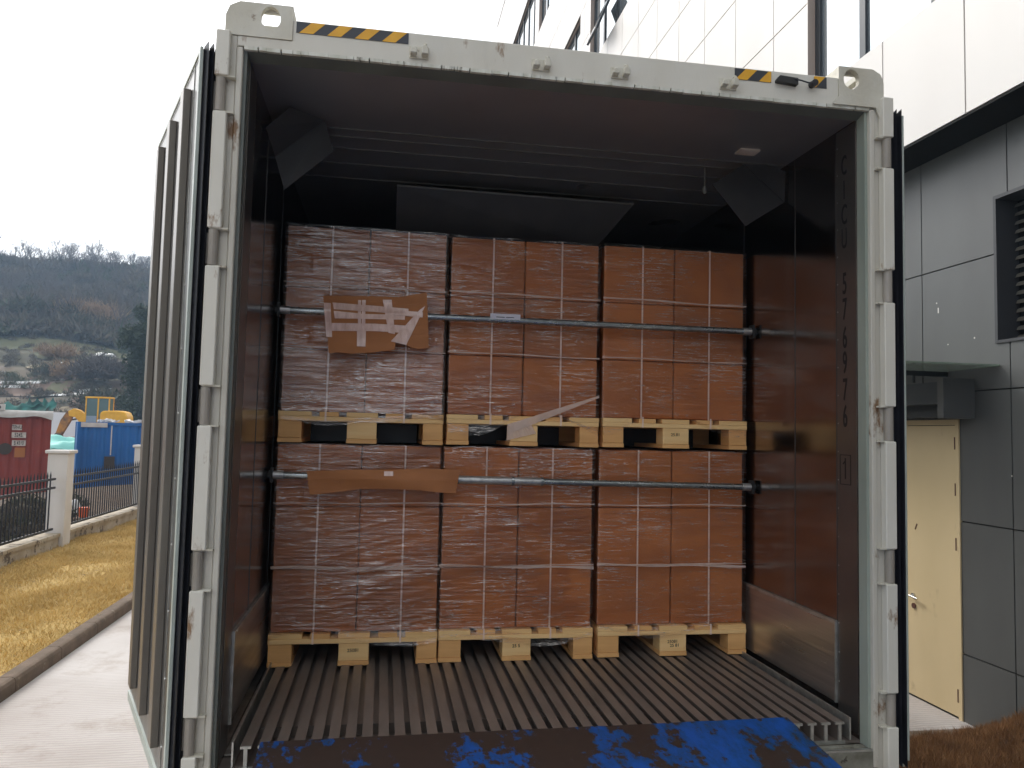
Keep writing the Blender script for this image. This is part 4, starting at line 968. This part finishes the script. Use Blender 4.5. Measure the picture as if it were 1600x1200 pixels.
# ------------------------------------------------------------------ far containers
def corr(mb, x0, x1, y, z0, z1, pitch=.278, dep=.036):
    x = x0; pts = []
    while x < x1-.01:
        pts += [(x, y), (x+pitch*.25, y), (x+pitch*.5, y-dep), (x+pitch*.75, y-dep)]; x += pitch
    pts.append((x1, y))
    V_ = [(p[0], p[1], z0) for p in pts]+[(p[0], p[1], z1) for p in pts]; n = len(pts)
    mb.add(V_, [(i, i+1, n+i+1, n+i) for i in range(n-1)]); 
TURN = R(21.7)
def far_container(name, x0, x1, y0, z0, z1, m, label, piv, depth=2.44):
    t = thing(name, (piv, y0, z0), label, 'container')
    mb = MB().box(x0+.02, x1-.02, y0+.09, y0+depth-.05, z0+.15, z1-.03)
    corr(mb, x0+.1, x1-.1, y0+.06, z0+.15, z1-.11); mb.build('side_panel', m, t)
    mb = MB()
    for xa in (x0, x1-.1): mb.box(xa, xa+.1, y0, y0+.1, z0, z1); mb.box(xa, xa+.1, y0+depth-.1, y0+depth, z0, z1)
    mb.box(x0+.1, x1-.1, y0+.005, y0+.07, z1-.11, z1-.005).box(x0+.1, x1-.1, y0+.005, y0+.1, z0, z0+.16)
    mb.build('frame', m, t); t.rotation_euler.z = TURN
    return t
RC = far_container('red_container', -17.20, -11.10, 24.0, G, 1.72, M['redcont'], 'rusty red shipping container behind the railings, topped with a dirty white tarp', -11.10)
def tarp_top(x0, x1, y0, y1, z, m, parent, name, drop=.24):
    nx_, ny_ = 60, 14; V_ = []; 
    for j in range(ny_+1):
        for i in range(nx_+1):
            x = x0+(x1-x0)*i/nx_; t = j/ny_
            n_ = noise.noise(Vector((x*1.3, t*4, 3)))*.05
            if j < 4: V_.append((x, y0-.04-.02*noise.noise(Vector((x*4, j, 0))), z-drop*(1-j/4)*(.75+.5*noise.noise(Vector((x*1.6, 7, 0))))+n_*.4))
            else: V_.append((x, y0+(y1-y0)*(j-4)/(ny_-4), z+.03+n_))
    F_ = [(j*(nx_+1)+i, j*(nx_+1)+i+1, (j+1)*(nx_+1)+i+1, (j+1)*(nx_+1)+i) for j in range(ny_) for i in range(nx_)]
    return MB().add(V_, F_).build(name, m, parent, origin=(-11.10, 24.0, z), smooth=True)
tw = tarp_top(-17.25, -11.02, 23.97, 26.4, 1.79, M['tarp_white'], None, 'white_tarp')
tw.rotation_euler.z = TURN
tag(tw, 'dirty white tarpaulin draped over the top of the red container', 'tarpaulin')
cc = MB().box(-12.62, -12.32, 23.90, 24.3, 1.80, 2.0).build('lifting_fitting', M['tarp_white'], RC)
MB().cyl((-12.47, 23.89, 1.90), (-12.47, 23.95, 1.90), .055, n=14).build('fitting_hole', M['exdark'], cc)
for (txt, z, x0, x1) in (('TPHU', 1.29, -12.10, -11.84), ('5245.', 1.05, -12.10, -11.72), ('B 4310', .80, -12.08, -11.72)):
    pm = MB().box(x0, x1, 24.012, 24.020, z-.085, z+.085).build('number_plate', M['plate_white'], RC)
    place_text('container_number', txt, .17, M['lettering'], pm, ((x0+x1)/2, 24.008, z), (1, 0, 0), (0, 0, 1), sx=.62 if len(txt) < 6 else .55, thick=.002)
MB().cyl((-12.25, 24.0, .62), (-12.25, 24.03, .62), .18, n=20).build('dark_patch', M['exdark'], RC)
MB().box(-12.0, -11.72, 24.010, 24.018, .36, .66).build('warning_patch', mat('orange_brown_patch', (.38, .13, .03), .7), RC)
MB().box(-12.60, -12.42, 24.012, 24.020, .95, 1.15).build('dark_patch', M['exdark'], RC)
BC = far_container('blue_container', -11.72, -5.66, 28.0, G, 1.52, M['bluecont'], 'faded blue shipping container behind the railings, below the yellow excavator', -11.72)
MB().box(-11.62, -10.75, 27.990, 28.004, 1.33, 1.50).build('pale_top_strip', M['tarp_white'], BC)
MB().box(-10.62, -10.58, 28.0, 28.02, .3, 1.40).build('pale_streak', M['tarp_white'], BC)
MB().box(-10.80, -10.45, 27.999, 28.02, -.2, .25).build('dark_patch', M['exdark'], BC)
rub = MB()
for i in range(26):
    rub.obox((random.uniform(-10.9, -9.0), 28.2+random.uniform(0, .8), 1.56), (random.uniform(.1, .35), .2, random.uniform(.04, .12)), (random.uniform(-.5, .5), random.uniform(-.4, .4), random.uniform(0, 3)))
o = rub.build('rubble', M['tarp_white'], origin=(-11.72, 28.0, 1.54)); o.rotation_euler.z = TURN; tag(o, 'pale rubble and scraps lying on top of the blue container', 'rubble', kind='stuff')

# site hoarding, mound, sheets
hb = MB()
for i in range(3): hb.box(-24.5+i*1.95, -24.5+i*1.95+1.93, 50.0, 50.06, G, 2.12)
tag(hb.build('site_hoarding', M['hoard'], origin=(-21.5, 50, G)), 'plain white site hoarding seen between the red and blue containers', 'fence')
def mound(name, cx, cy, rx, ry, h, m, z0=G, seed=0, n=36, kind='structure', label=None, cat=None, top=.0):
    V_, F_ = [], []
    for j in range(n+1):
        for i in range(n+1):
            u, v = 2*i/n-1, 2*j/n-1; r_ = math.sqrt(u*u+v*v)
            k = max(0, 1-r_**2.6) if r_ < 1 else 0
            nn = noise.noise(Vector((u*2.3+seed, v*2.3, seed)))*.22+noise.noise(Vector((u*7+seed, v*7, seed)))*.07
            V_.append((cx+u*rx, cy+v*ry, z0-.03+h*k*(1+nn)))
    for j in range(n):
        for i in range(n): a = j*(n+1)+i; F_.append((a, a+1, a+n+2, a+n+1))
    o = MB().add(V_, F_).build(name, m, origin=(cx, cy, z0), smooth=True); return tag(o, label, cat, kind=kind)
mound('spoil_mound', -17.0, 45.5, 6, 4.5, 1.55, M['soil'], seed=2)
tag(mound('aqua_tarp', -15.0, 35.5, 2.8, 1.6, 1.75, M['aqua'], seed=5, kind=None), 'pale aqua plastic sheet covering a heap between the containers', 'tarpaulin')
tag(mound('teal_tarp', -13.5, 31.0, 1.5, .8, 1.30, M['teal'], seed=8, kind=None), 'dark teal sheet lying in front of the aqua covered heap', 'tarpaulin')

# ------------------------------------------------------------------ excavator
EX = thing('excavator', (-16.2, 45, .45), 'small yellow excavator with its arm lowered, above the blue container', 'excavator')
mb = MB()
for yy_ in (44.2, 45.5):
    mb.prism([(-17.5, .62), (-17.25, .42), (-15.0, .42), (-14.75, .62), (-14.95, .88), (-17.3, .88)], 'y', yy_, yy_+.35)
mb.build('track', M['exdark'], EX, bevel=.03)
MB().box(-16.9, -15.3, 44.5, 45.6, .88, 1.12).build('undercarriage', M['exdark'], EX)
bd = MB().prism([(-16.58, 1.15), (-15.25, 1.15), (-15.10, 1.35), (-15.10, 1.88), (-15.25, 2.16), (-15.6, 2.24), (-16.45, 2.20), (-16.58, 2.05)], 'y', 44.55, 45.7).build('engine_cover', M['exyellow'], EX, bevel=.06)
cb = MB()
cx0, cx1, cz0, cz1, cy0, cy1 = -17.42, -16.12, 1.15, 2.90, 44.7, 45.45
for (a, b) in ((cx0, cx0+.07), (-16.78, -16.70), (cx1-.07, cx1)): cb.box(a, b, cy0, cy0+.06, cz0, cz1); cb.box(a, b, cy1-.06, cy1, cz0, cz1)
cb.box(cx0-.02, cx1+.02, cy0-.02, cy1+.02, cz1, cz1+.10); cb.box(cx0, cx1, cy0+.003, cy1, cz0, cz0+.12)
cabo = cb.build('cab', M['exyellow'], EX, bevel=.015)
MB().box(cx0+.03, cx1-.03, cy0+.03, cy1-.03, cz0+.12, cz1-.002).build('cab_glass', M['exglass'], cabo)
MB().box(-17.34, -16.80, cy0+.005, cy0+.028, cz0+.12, cz0+.75).build('cab_door_panel', M['exgrey'], cabo)
MB().box(-17.62, -17.50, 44.35, 44.42, 2.25, 2.50).cyl((-17.44, 44.5, 2.3), (-17.56, 44.4, 2.35), .015, n=6).build('mirror', M['exdark'], cabo)
bm_ = MB().prism([(-17.30, 1.25), (-17.35, 1.90), (-17.75, 2.22), (-18.05, 2.30), (-18.34, 2.14), (-18.30, 1.86), (-17.95, 1.80), (-17.75, 1.55), (-17.55, 1.20)], 'y', 44.8, 45.15).build('boom', M['exyellow'], EX, bevel=.02)
st_ = MB().prism([(-18.42, 2.16), (-18.05, 2.12), (-18.22, 1.60), (-18.66, .74), (-18.90, .66), (-18.98, .80), (-18.74, 1.62)], 'y', 44.86, 45.10)
st_.prism([(-18.05, 2.1), (-18.25, 2.2), (-18.95, 1.45), (-18.90, 1.35)], 'y', 44.86, 45.08) if False else None
st_.build('stick', mat('worn_orange_paint', (.50, .20, .015), .5, c2=(.12, .06, .03), scale=3), EX, bevel=.015)
MB().cyl((-17.8, 45.12, 1.75), (-18.42, 45.12, 1.62), .05, n=8).cyl((-18.25, 44.97, 2.2), (-18.68, 44.97, 1.35), .045, n=8).build('hydraulic_cylinder', M['exdark'], EX)
MB().prism([(-18.70, .85), (-18.95, .88), (-19.05, .60), (-18.95, .42), (-18.72, .45), (-18.62, .62)], 'y', 44.75, 45.2).build('bucket', M['exdark'], EX, bevel=.02)

# ------------------------------------------------------------------ hillside: beds, plastic rows, nets
def hz(x, y): return float(hill_h(np.array([x], float), np.array([y], float))[0])
def patch(name, cx, cy, rx, ry, m, rot=0, seed=0, dz=.10, kind='structure', label=None, cat=None, n=16):
    V_ = [(cx, cy, hz(cx, cy)+dz)]; K = 28; ringn = 5
    F_ = []
    for q in range(1, ringn+1):
        for i in range(K):
            t = 2*math.pi*i/K; sq = 1/max(abs(math.cos(t)), abs(math.sin(t)))**.7
            rr = q/ringn*sq*(1+.18*noise.noise(Vector((math.cos(t)*1.5+seed, math.sin(t)*1.5, seed))))
            x = cx+rr*(rx*math.cos(t)*math.cos(rot)-ry*math.sin(t)*math.sin(rot)); y = cy+rr*(rx*math.cos(t)*math.sin(rot)+ry*math.sin(t)*math.cos(rot))
            V_.append((x, y, hz(x, y)+dz))
    for i in range(K): F_.append((0, 1+i, 1+(i+1) % K))
    for q in range(ringn-1):
        for i in range(K): a, b = 1+q*K+i, 1+q*K+(i+1) % K; F_.append((a, a+K, b+K, b))
    o = MB().add(V_, F_).build(name, m, origin=(cx, cy, hz(cx, cy))); return tag(o, label, cat, kind=kind)
grn = mat('winter_greens', (.085, .09, .035), .9, c2=(.12, .11, .05), scale=.6)
pth = mat('dry_path', (.26, .21, .13), .9, c2=(.2, .16, .09), scale=.7)
def px2(xp, yq):   # bearing helper: x on the plane y=yq for a column of the picture near the left edge
    th = _yaw+math.atan((xp-800)/1208.5); return -.6494+(yq+2.6525)*math.tan(th)
for (xp, y, rx, ry, m, sd) in ((65, 78, 4.2, 4.5, M['soil'], 1), (178, 71, 3.4, 2.8, M['soil'], 2), (128, 92, 4.5, 4, grn, 3), (45, 96, 5, 4, grn, 4), (105, 78, 1.3, 6.5, grn, 5),
                               (20, 66, 5.5, 2.4, M['soil'], 6), (140, 64, 6, 2.2, M['soil'], 7), (180, 100, 6, 3.5, grn, 8), (150, 108, 7, 4, pth, 9), (20, 118, 6, 3, M['soil'], 10), (100, 66, 1.5, 3, pth, 11), (90, 86, 3, 2, pth, 12)):
    patch('garden_bed', px2(xp, y), y, rx, ry, m, seed=sd)
for (xp, y, n_, ln) in ((92, 72.5, 4, 3.4), (14, 77, 4, 3.6)):
    for i in range(n_):
        cx, cy = px2(xp, y)+i*.25, y+i*1.05
        mb = MB(); K = 8
        for k in range(K):
            x0_ = cx-ln/2+ln*k/K+i*.35; x1_ = x0_+ln/K-(.08 if (k+i) % 3 else .3)
            mb.add([(x0_, cy-.22, hz(x0_, cy-.22)+.12), (x1_, cy-.22, hz(x1_, cy-.22)+.12), (x1_, cy, hz(x1_, cy)+.26), (x0_, cy, hz(x0_, cy)+.26), (x1_, cy+.3, hz(x1_, cy+.3)+.1), (x0_, cy+.3, hz(x0_, cy+.3)+.1)], [(0,1,2,3),(3,2,4,5)])
        o = mb.build('plastic_mulch_row', M['mulch'], origin=(cx, cy, hz(cx, cy)))
        tag(o, 'white plastic mulch row on the hillside plot %s' % ('straight above the aqua sheet' if xp > 50 else 'at the left edge of the view'), 'crop row', 'white plastic mulch rows %s' % ('right plot' if xp > 50 else 'left plot'))
def net(cx, cy, w, h, label, seed):
    V_, F_ = [], []; K, J = 24, 6
    for j in range(J+1):
        for i in range(K+1):
            x = cx-w/2+w*i/K; y = cy+.6*noise.noise(Vector((i*.3, j*.4, seed))); s_ = 1-.35*abs(math.sin(i*.55+seed))
            V_.append((x, y+j*.12, hz(x, y)+h*s_*j/J+.05))
    for j in range(J):
        for i in range(K): a = j*(K+1)+i; F_.append((a, a+1, a+K+2, a+K+1))
    tag(MB().add(V_, F_).build('green_netting', M['teal'], origin=(cx, cy, hz(cx, cy)), smooth=True), label, 'netting')
net(px2(60, 66), 66, 2.4, 1.3, 'green netting hanging beside the white plastic rows', 1)
net(px2(15, 63), 63, 5.0, 1.3, 'green netting at the left edge above the red container', 4)

# ------------------------------------------------------------------ plants
def bare_tree_mesh(name, h, seed, depth=6, spread=.55, up=.25):
    rnd = random.Random(seed); mb = MB()
    def grow(p, d, L_, r_, k):
        steps = 2; q = p
        for s_ in range(steps):
            d = (d+Vector((rnd.uniform(-.15, .15), rnd.uniform(-.15, .15), rnd.uniform(-.03, .10)))).normalized()
            q2 = q+d*L_/steps; mb.cyl(q, q2, r_*(1-.15*s_), r_*(1-.15*(s_+1)), n=4 if k > 2 else 3, cap=False); q = q2
        if k == 0: return
        for c in range(rnd.choice((2, 3, 3)) if k > 1 else 3):
            a = rnd.uniform(0, 2*math.pi); sp = spread*rnd.uniform(.6, 1.3)
            nd = (d+Vector((math.cos(a)*sp, math.sin(a)*sp, up*rnd.uniform(0, 1)))).normalized()
            grow(q, nd, L_*rnd.uniform(.62, .86), r_*.62, k-1)
    grow(Vector((0, 0, -.1)), Vector((0, 0, 1)), h*.27, h*.018, depth)
    me = bpy.data.meshes.new(name); me.from_pydata(mb.v, [], mb.f); me.update(); me.materials.append(M['bark']); return me
TM = [bare_tree_mesh('bare_tree', 9, s_, 5) for s_ in (1, 2, 3, 4, 5)]
def tree_at(me, x, y, sc, label, group, name='bare_tree'):
    o = bpy.data.objects.new(name, me); COL.objects.link(o); o.location = (x, y, hz(x, y)-.1); o.scale = (sc, sc, sc*random.uniform(.9, 1.15)); o.rotation_euler = (0, 0, random.uniform(0, 6.3))
    return tag(o, label, 'tree', group)
for i in range(110):
    y = random.uniform(140, 180); x = px2(random.uniform(-60, 250), y)
    tree_at(random.choice(TM), x, y, random.uniform(.42, .78), 'bare grey winter tree on the wooded skyline of the hill', 'bare trees along the hill crest')
for i in range(70):
    y = random.uniform(96, 138); x = px2(random.uniform(-40, 250), y)
    tree_at(random.choice(TM), x, y, random.uniform(.38, .62), 'leafless tree in the scrub halfway up the hill', 'bare trees on the middle slope')
for i, (xp, y) in enumerate(((70, 100), (172, 98))):
    tree_at(TM[i], px2(xp, y), y, .75, ['bare spreading tree above the left garden plots', 'bare spreading tree right of the tan reeds on the slope'][i], None)
# woodland mass: brushwood made of many twig slivers and leaf scraps
def scrub(name, pts, m, label, hmin, hmax, rad, per, w=.05, kind='stuff', cat='scrub', origin=None):
    n = len(pts)*per; base = np.repeat(np.array(pts), per, 0)
    d = rng.normal(size=(n, 3)); d[:, 2] = np.abs(d[:, 2])+.15; d /= np.linalg.norm(d, axis=1)[:, None]
    sc = base[:, 3:4]
    r_ = rng.random((n, 1))**.45
    c = base[:, :3]+d*r_*np.concatenate([sc*rad, sc*rad, sc*rad*.8], 1)
    t = rng.normal(size=(n, 3)); t[:, 2] = np.abs(t[:, 2])+.4; t /= np.linalg.norm(t, axis=1)[:, None]
    L_ = rng.uniform(hmin, hmax, (n, 1))*sc; s_ = np.cross(t, rng.normal(size=(n, 3))); s_ /= np.linalg.norm(s_, axis=1)[:, None]
    A = c-s_*w*sc; B = c+s_*w*sc; Cc = c+t*L_
    V = np.stack([A, B, Cc], 1).reshape(-1, 3)
    o0 = Vector(origin) if origin else Vector((0, 0, 0))
    o = link(name, npmesh(name, V-np.array(o0), np.arange(3*n).reshape(-1, 3)), m, None, o0); return tag(o, label, cat, kind=kind)
pts = []
for i in range(900):
    y = 97+85*random.random()**1.2; x = px2(random.uniform(-90, 265), y); pts.append((x, y, hz(x, y)+.2, random.uniform(1.1, 2.6)))
scrub('hillside_scrub', pts, M['brush'], 'grey brown leafless woodland covering the upper hillside', .25, .8, 1.0, 130, .07)
pts = []
for i in range(140):
    y = random.uniform(54, 60.5); x = px2(random.uniform(-30, 250), y); pts.append((x, y, hz(x, y)+.1, random.uniform(.8, 1.4)))
scrub('bramble_thicket', pts, M['brush'], 'dark brambly thicket at the foot of the hill behind the containers', .3, .9, 1.0, 260, .025)
pts = []
for i in range(260):
    y = random.uniform(60, 104); x = px2(random.uniform(-30, 250), y); pts.append((x, y, hz(x, y), random.uniform(.2, .75)))
scrub('terrace_scrub', pts, M['brush'], 'low brown scrub along the terrace edges between garden plots', .3, .9, 1.2, 110, .05)
def bush(name, xp, y, sc, m, label, per=700, w=.03, h=(.3, .8), cat='bush', group=None, z=None, x=None, stretch=1):
    x = px2(xp, y) if x is None else x; z0 = hz(x, y) if z is None else z
    pts = [(x+random.uniform(-1, 1)*sc*.7*stretch, y+random.uniform(-.4, .4)*sc, z0+random.uniform(.1, .35)*sc, sc*random.uniform(.4, .75)) for _ in range(7)]
    return tag(scrub(name, pts, m, label, h[0], h[1], 1.0, per//7, w, kind=None, cat=cat, origin=(x, y, z0)), group=group)
bush('tan_reed_clump', 135, 104, 4.5, M['reed'], 'wide clump of tan reeds high on the slope', 1800, .03, (.4, .9), 'reeds')
bush('tan_reed_clump', 112, 80, 2.1, M['reed'], 'tan reed clump beside the dark pruned bushes', 1500, .03, (.4, .9), 'reeds')
bush('tan_reed_clump', 82, 88, 2.0, M['reed'], 'upright rusty reed clump left of the garden path', 1200, .03, (.5, 1.), 'reeds')
bush('dark_bush', 152, 77, 3.2, M['bark'], 'wide dark leafless bush on the garden terrace', 2200, .03, (.3, .8))
bush('dark_bush', 80, 82, 2.0, M['shrub'], 'rounded dark bush under the rusty reeds', 1200, .03)
bush('green_hedge', 155, 68, 2.6, M['shrub'], 'low green hedge above the lower right plot', 1600, .04, (.2, .5), stretch=1.6)
bush('yellow_green_bush', 190, 60, 1.6, M['yelgreen'], 'yellow green bush right behind the excavator', 1500, .04, (.2, .4))
bush('dark_bush', 62, 103, 4.2, M['shrub'], 'big dark shrub under the trees left of centre on the slope', 2000, .05)
bush('dark_bush', 130, 100, 3.6, M['shrub'], 'broad dark green shrub at the bottom of the woodland', 2000, .05)
# evergreens by the open door
def evergreen(xp, y, h, label, seed):
    x = px2(xp, y); z0 = hz(x, y); t = thing('evergreen_tree', (x, y, z0), label, 'tree', 'dark evergreens near the open container door')
    MB().cyl((x, y, z0-.2), (x, y, z0+h*.8), .16, .05, n=8).build('trunk', M['bark'], t)
    n = 9000; r2 = np.random.default_rng(seed); k = 26
    cc_ = np.stack([r2.normal(0, 1, k), r2.normal(0, 1, k), r2.random(k)], 1); zz = h*(.08+.88*cc_[:, 2]); wr = h*.22*(1.08-cc_[:, 2])**.6
    cen = np.stack([cc_[:, 0]*wr*.6, cc_[:, 1]*wr*.6, zz], 1); rad = h*.11*(1.2-cc_[:, 2]*.6)
    idx = r2.integers(0, k, n); d = r2.normal(size=(n, 3)); d /= np.linalg.norm(d, axis=1)[:, None]
    c = cen[idx]+d*(rad[idx]*r2.random(n)**.4)[:, None]; a = r2.normal(size=(n, 3))*.12; b = r2.normal(size=(n, 3))*.12
    V = np.stack([c, c+a, c+b], 1).reshape(-1, 3)
    link('crown', npmesh('crown', V, np.arange(3*n).reshape(-1, 3)), M['evergreen'], t, Vector((x, y, z0)))
evergreen(219, 58, 8.6, 'dark evergreen tree standing just left of the open container door', 1)
evergreen(236, 62, 9.4, 'dark evergreen tree mostly hidden behind the open container door', 2)
# plants and odds and ends behind the railings
for i, (x, y, sc, lab) in enumerate(((-7.3, 11.6, .62, 'dry twiggy shrub behind the railing at the left edge'), (-7.6, 12.7, .55, 'dark twiggy shrub behind the railing beside the first pillar'),
                                     (-7.9, 15.0, .60, 'leafy dark shrub behind the railing right of the first pillar'), (-8.1, 17.0, .6, 'green shrub behind the railing near the second pillar'),
                                     (-7.5, 10.3, .66, 'dark shrub behind the railing outside the left edge'))):
    bush('roadside_shrub', 0, y, sc, M['shrub'] if i != 0 else M['brush'], lab, 1300, .03, (.15, .4), 'shrub', x=x, z=G)
mound('soil_bank', -9.4, 20, 2.4, 11, .42, M['darksoil'], seed=4)
tag(mound('white_sack', px2(127, 17.0), 17.0, .16, .12, .30, M['bag'], z0=G+.35, seed=3, kind=None, n=14), 'white sack among the shrubs behind the blue bay railing', 'sack')
bk_ = MB()
bx_ = px2(142, 16.2); bk_.cyl((bx_, 16.2, G+.30), (bx_, 16.2, G+.52), .09, .11, n=14)
tag(bk_.build('orange_bucket', M['orange'], origin=(bx_, 16.2, G+.3)), 'small orange bucket low behind the railing right of the pillar', 'bucket')
tag(MB().box(bx_-.2, bx_+.2, 16.0, 16.5, G-.02, G+.298).build('concrete_block', M['kerb'], origin=(bx_, 16.2, G), bevel=.02), 'low dark concrete block under the orange bucket', 'block')
for i, (x, y, sc) in enumerate(((-8.4, 12.2, .8), (-8.6, 14.0, .7), (-8.5, 15.8, .8), (-8.8, 18.0, .8), (-7.6, 13.9, .5), (-7.9, 11.2, .85), (-8.1, 13.1, .8), (-9.2, 13.4, .95))):
    bush('roadside_shrub', 0, y, sc, M['shrub'] if i % 2 else M['brush'], ['brown twiggy shrub in the second row behind the left railing bay', 'green shrub just right of the white pillar, second row', 'brown shrub below the middle of the blue container', 'dark shrub at the right end below the blue container', 'little twiggy shrub close behind the white pillar', 'tall dark thicket shrub filling the left railing bay', 'tall dark shrub just left of the white pillar', 'big dark shrub in front of the red container base'][i], 2600, .03, (.15, .4), 'shrub', x=x, z=G)
# small white field things on the slope
for i, (xp, y, w_, h_, lab) in enumerate(((155, 90, .8, .45, 'white plastic sheet lying above the dark bush'), (170, 92, .6, .4, 'small white sheet right of the other white sheet'),
                                          (28, 98, .7, .6, 'white garden cover at the left of the slope'), (92, 84, .45, .6, 'pale blue white bag by the rounded bush'),
                                          (10, 122, 2.2, .8, 'white sheeting high on the left of the hill'), (50, 108, 1.7, .2, 'thin white strip lying across the slope'))):
    x = px2(xp, y); tag(mound('plastic_sheet', x, y, w_, .7, h_, M['mulch'], z0=hz(x, y)+.1, seed=i+20, kind=None, n=10), lab, 'plastic sheet')

# ------------------------------------------------------------------ air between here and the hill
hm = bpy.data.materials.new('haze'); hm.use_nodes = True; n = hm.node_tree; n.nodes.clear()
ho = n.nodes.new('ShaderNodeOutputMaterial'); hv = n.nodes.new('ShaderNodeVolumePrincipled')
hv.inputs['Color'].default_value = (.52, .74, 1.0, 1); hv.inputs['Density'].default_value = .0015
n.links.new(hv.outputs[0], ho.inputs['Volume'])
tag(MB().box(-720, 720, -720, 920, -6, 62).build('haze', hm), 'thin blue winter haze lying over the valley', 'haze', kind='stuff')
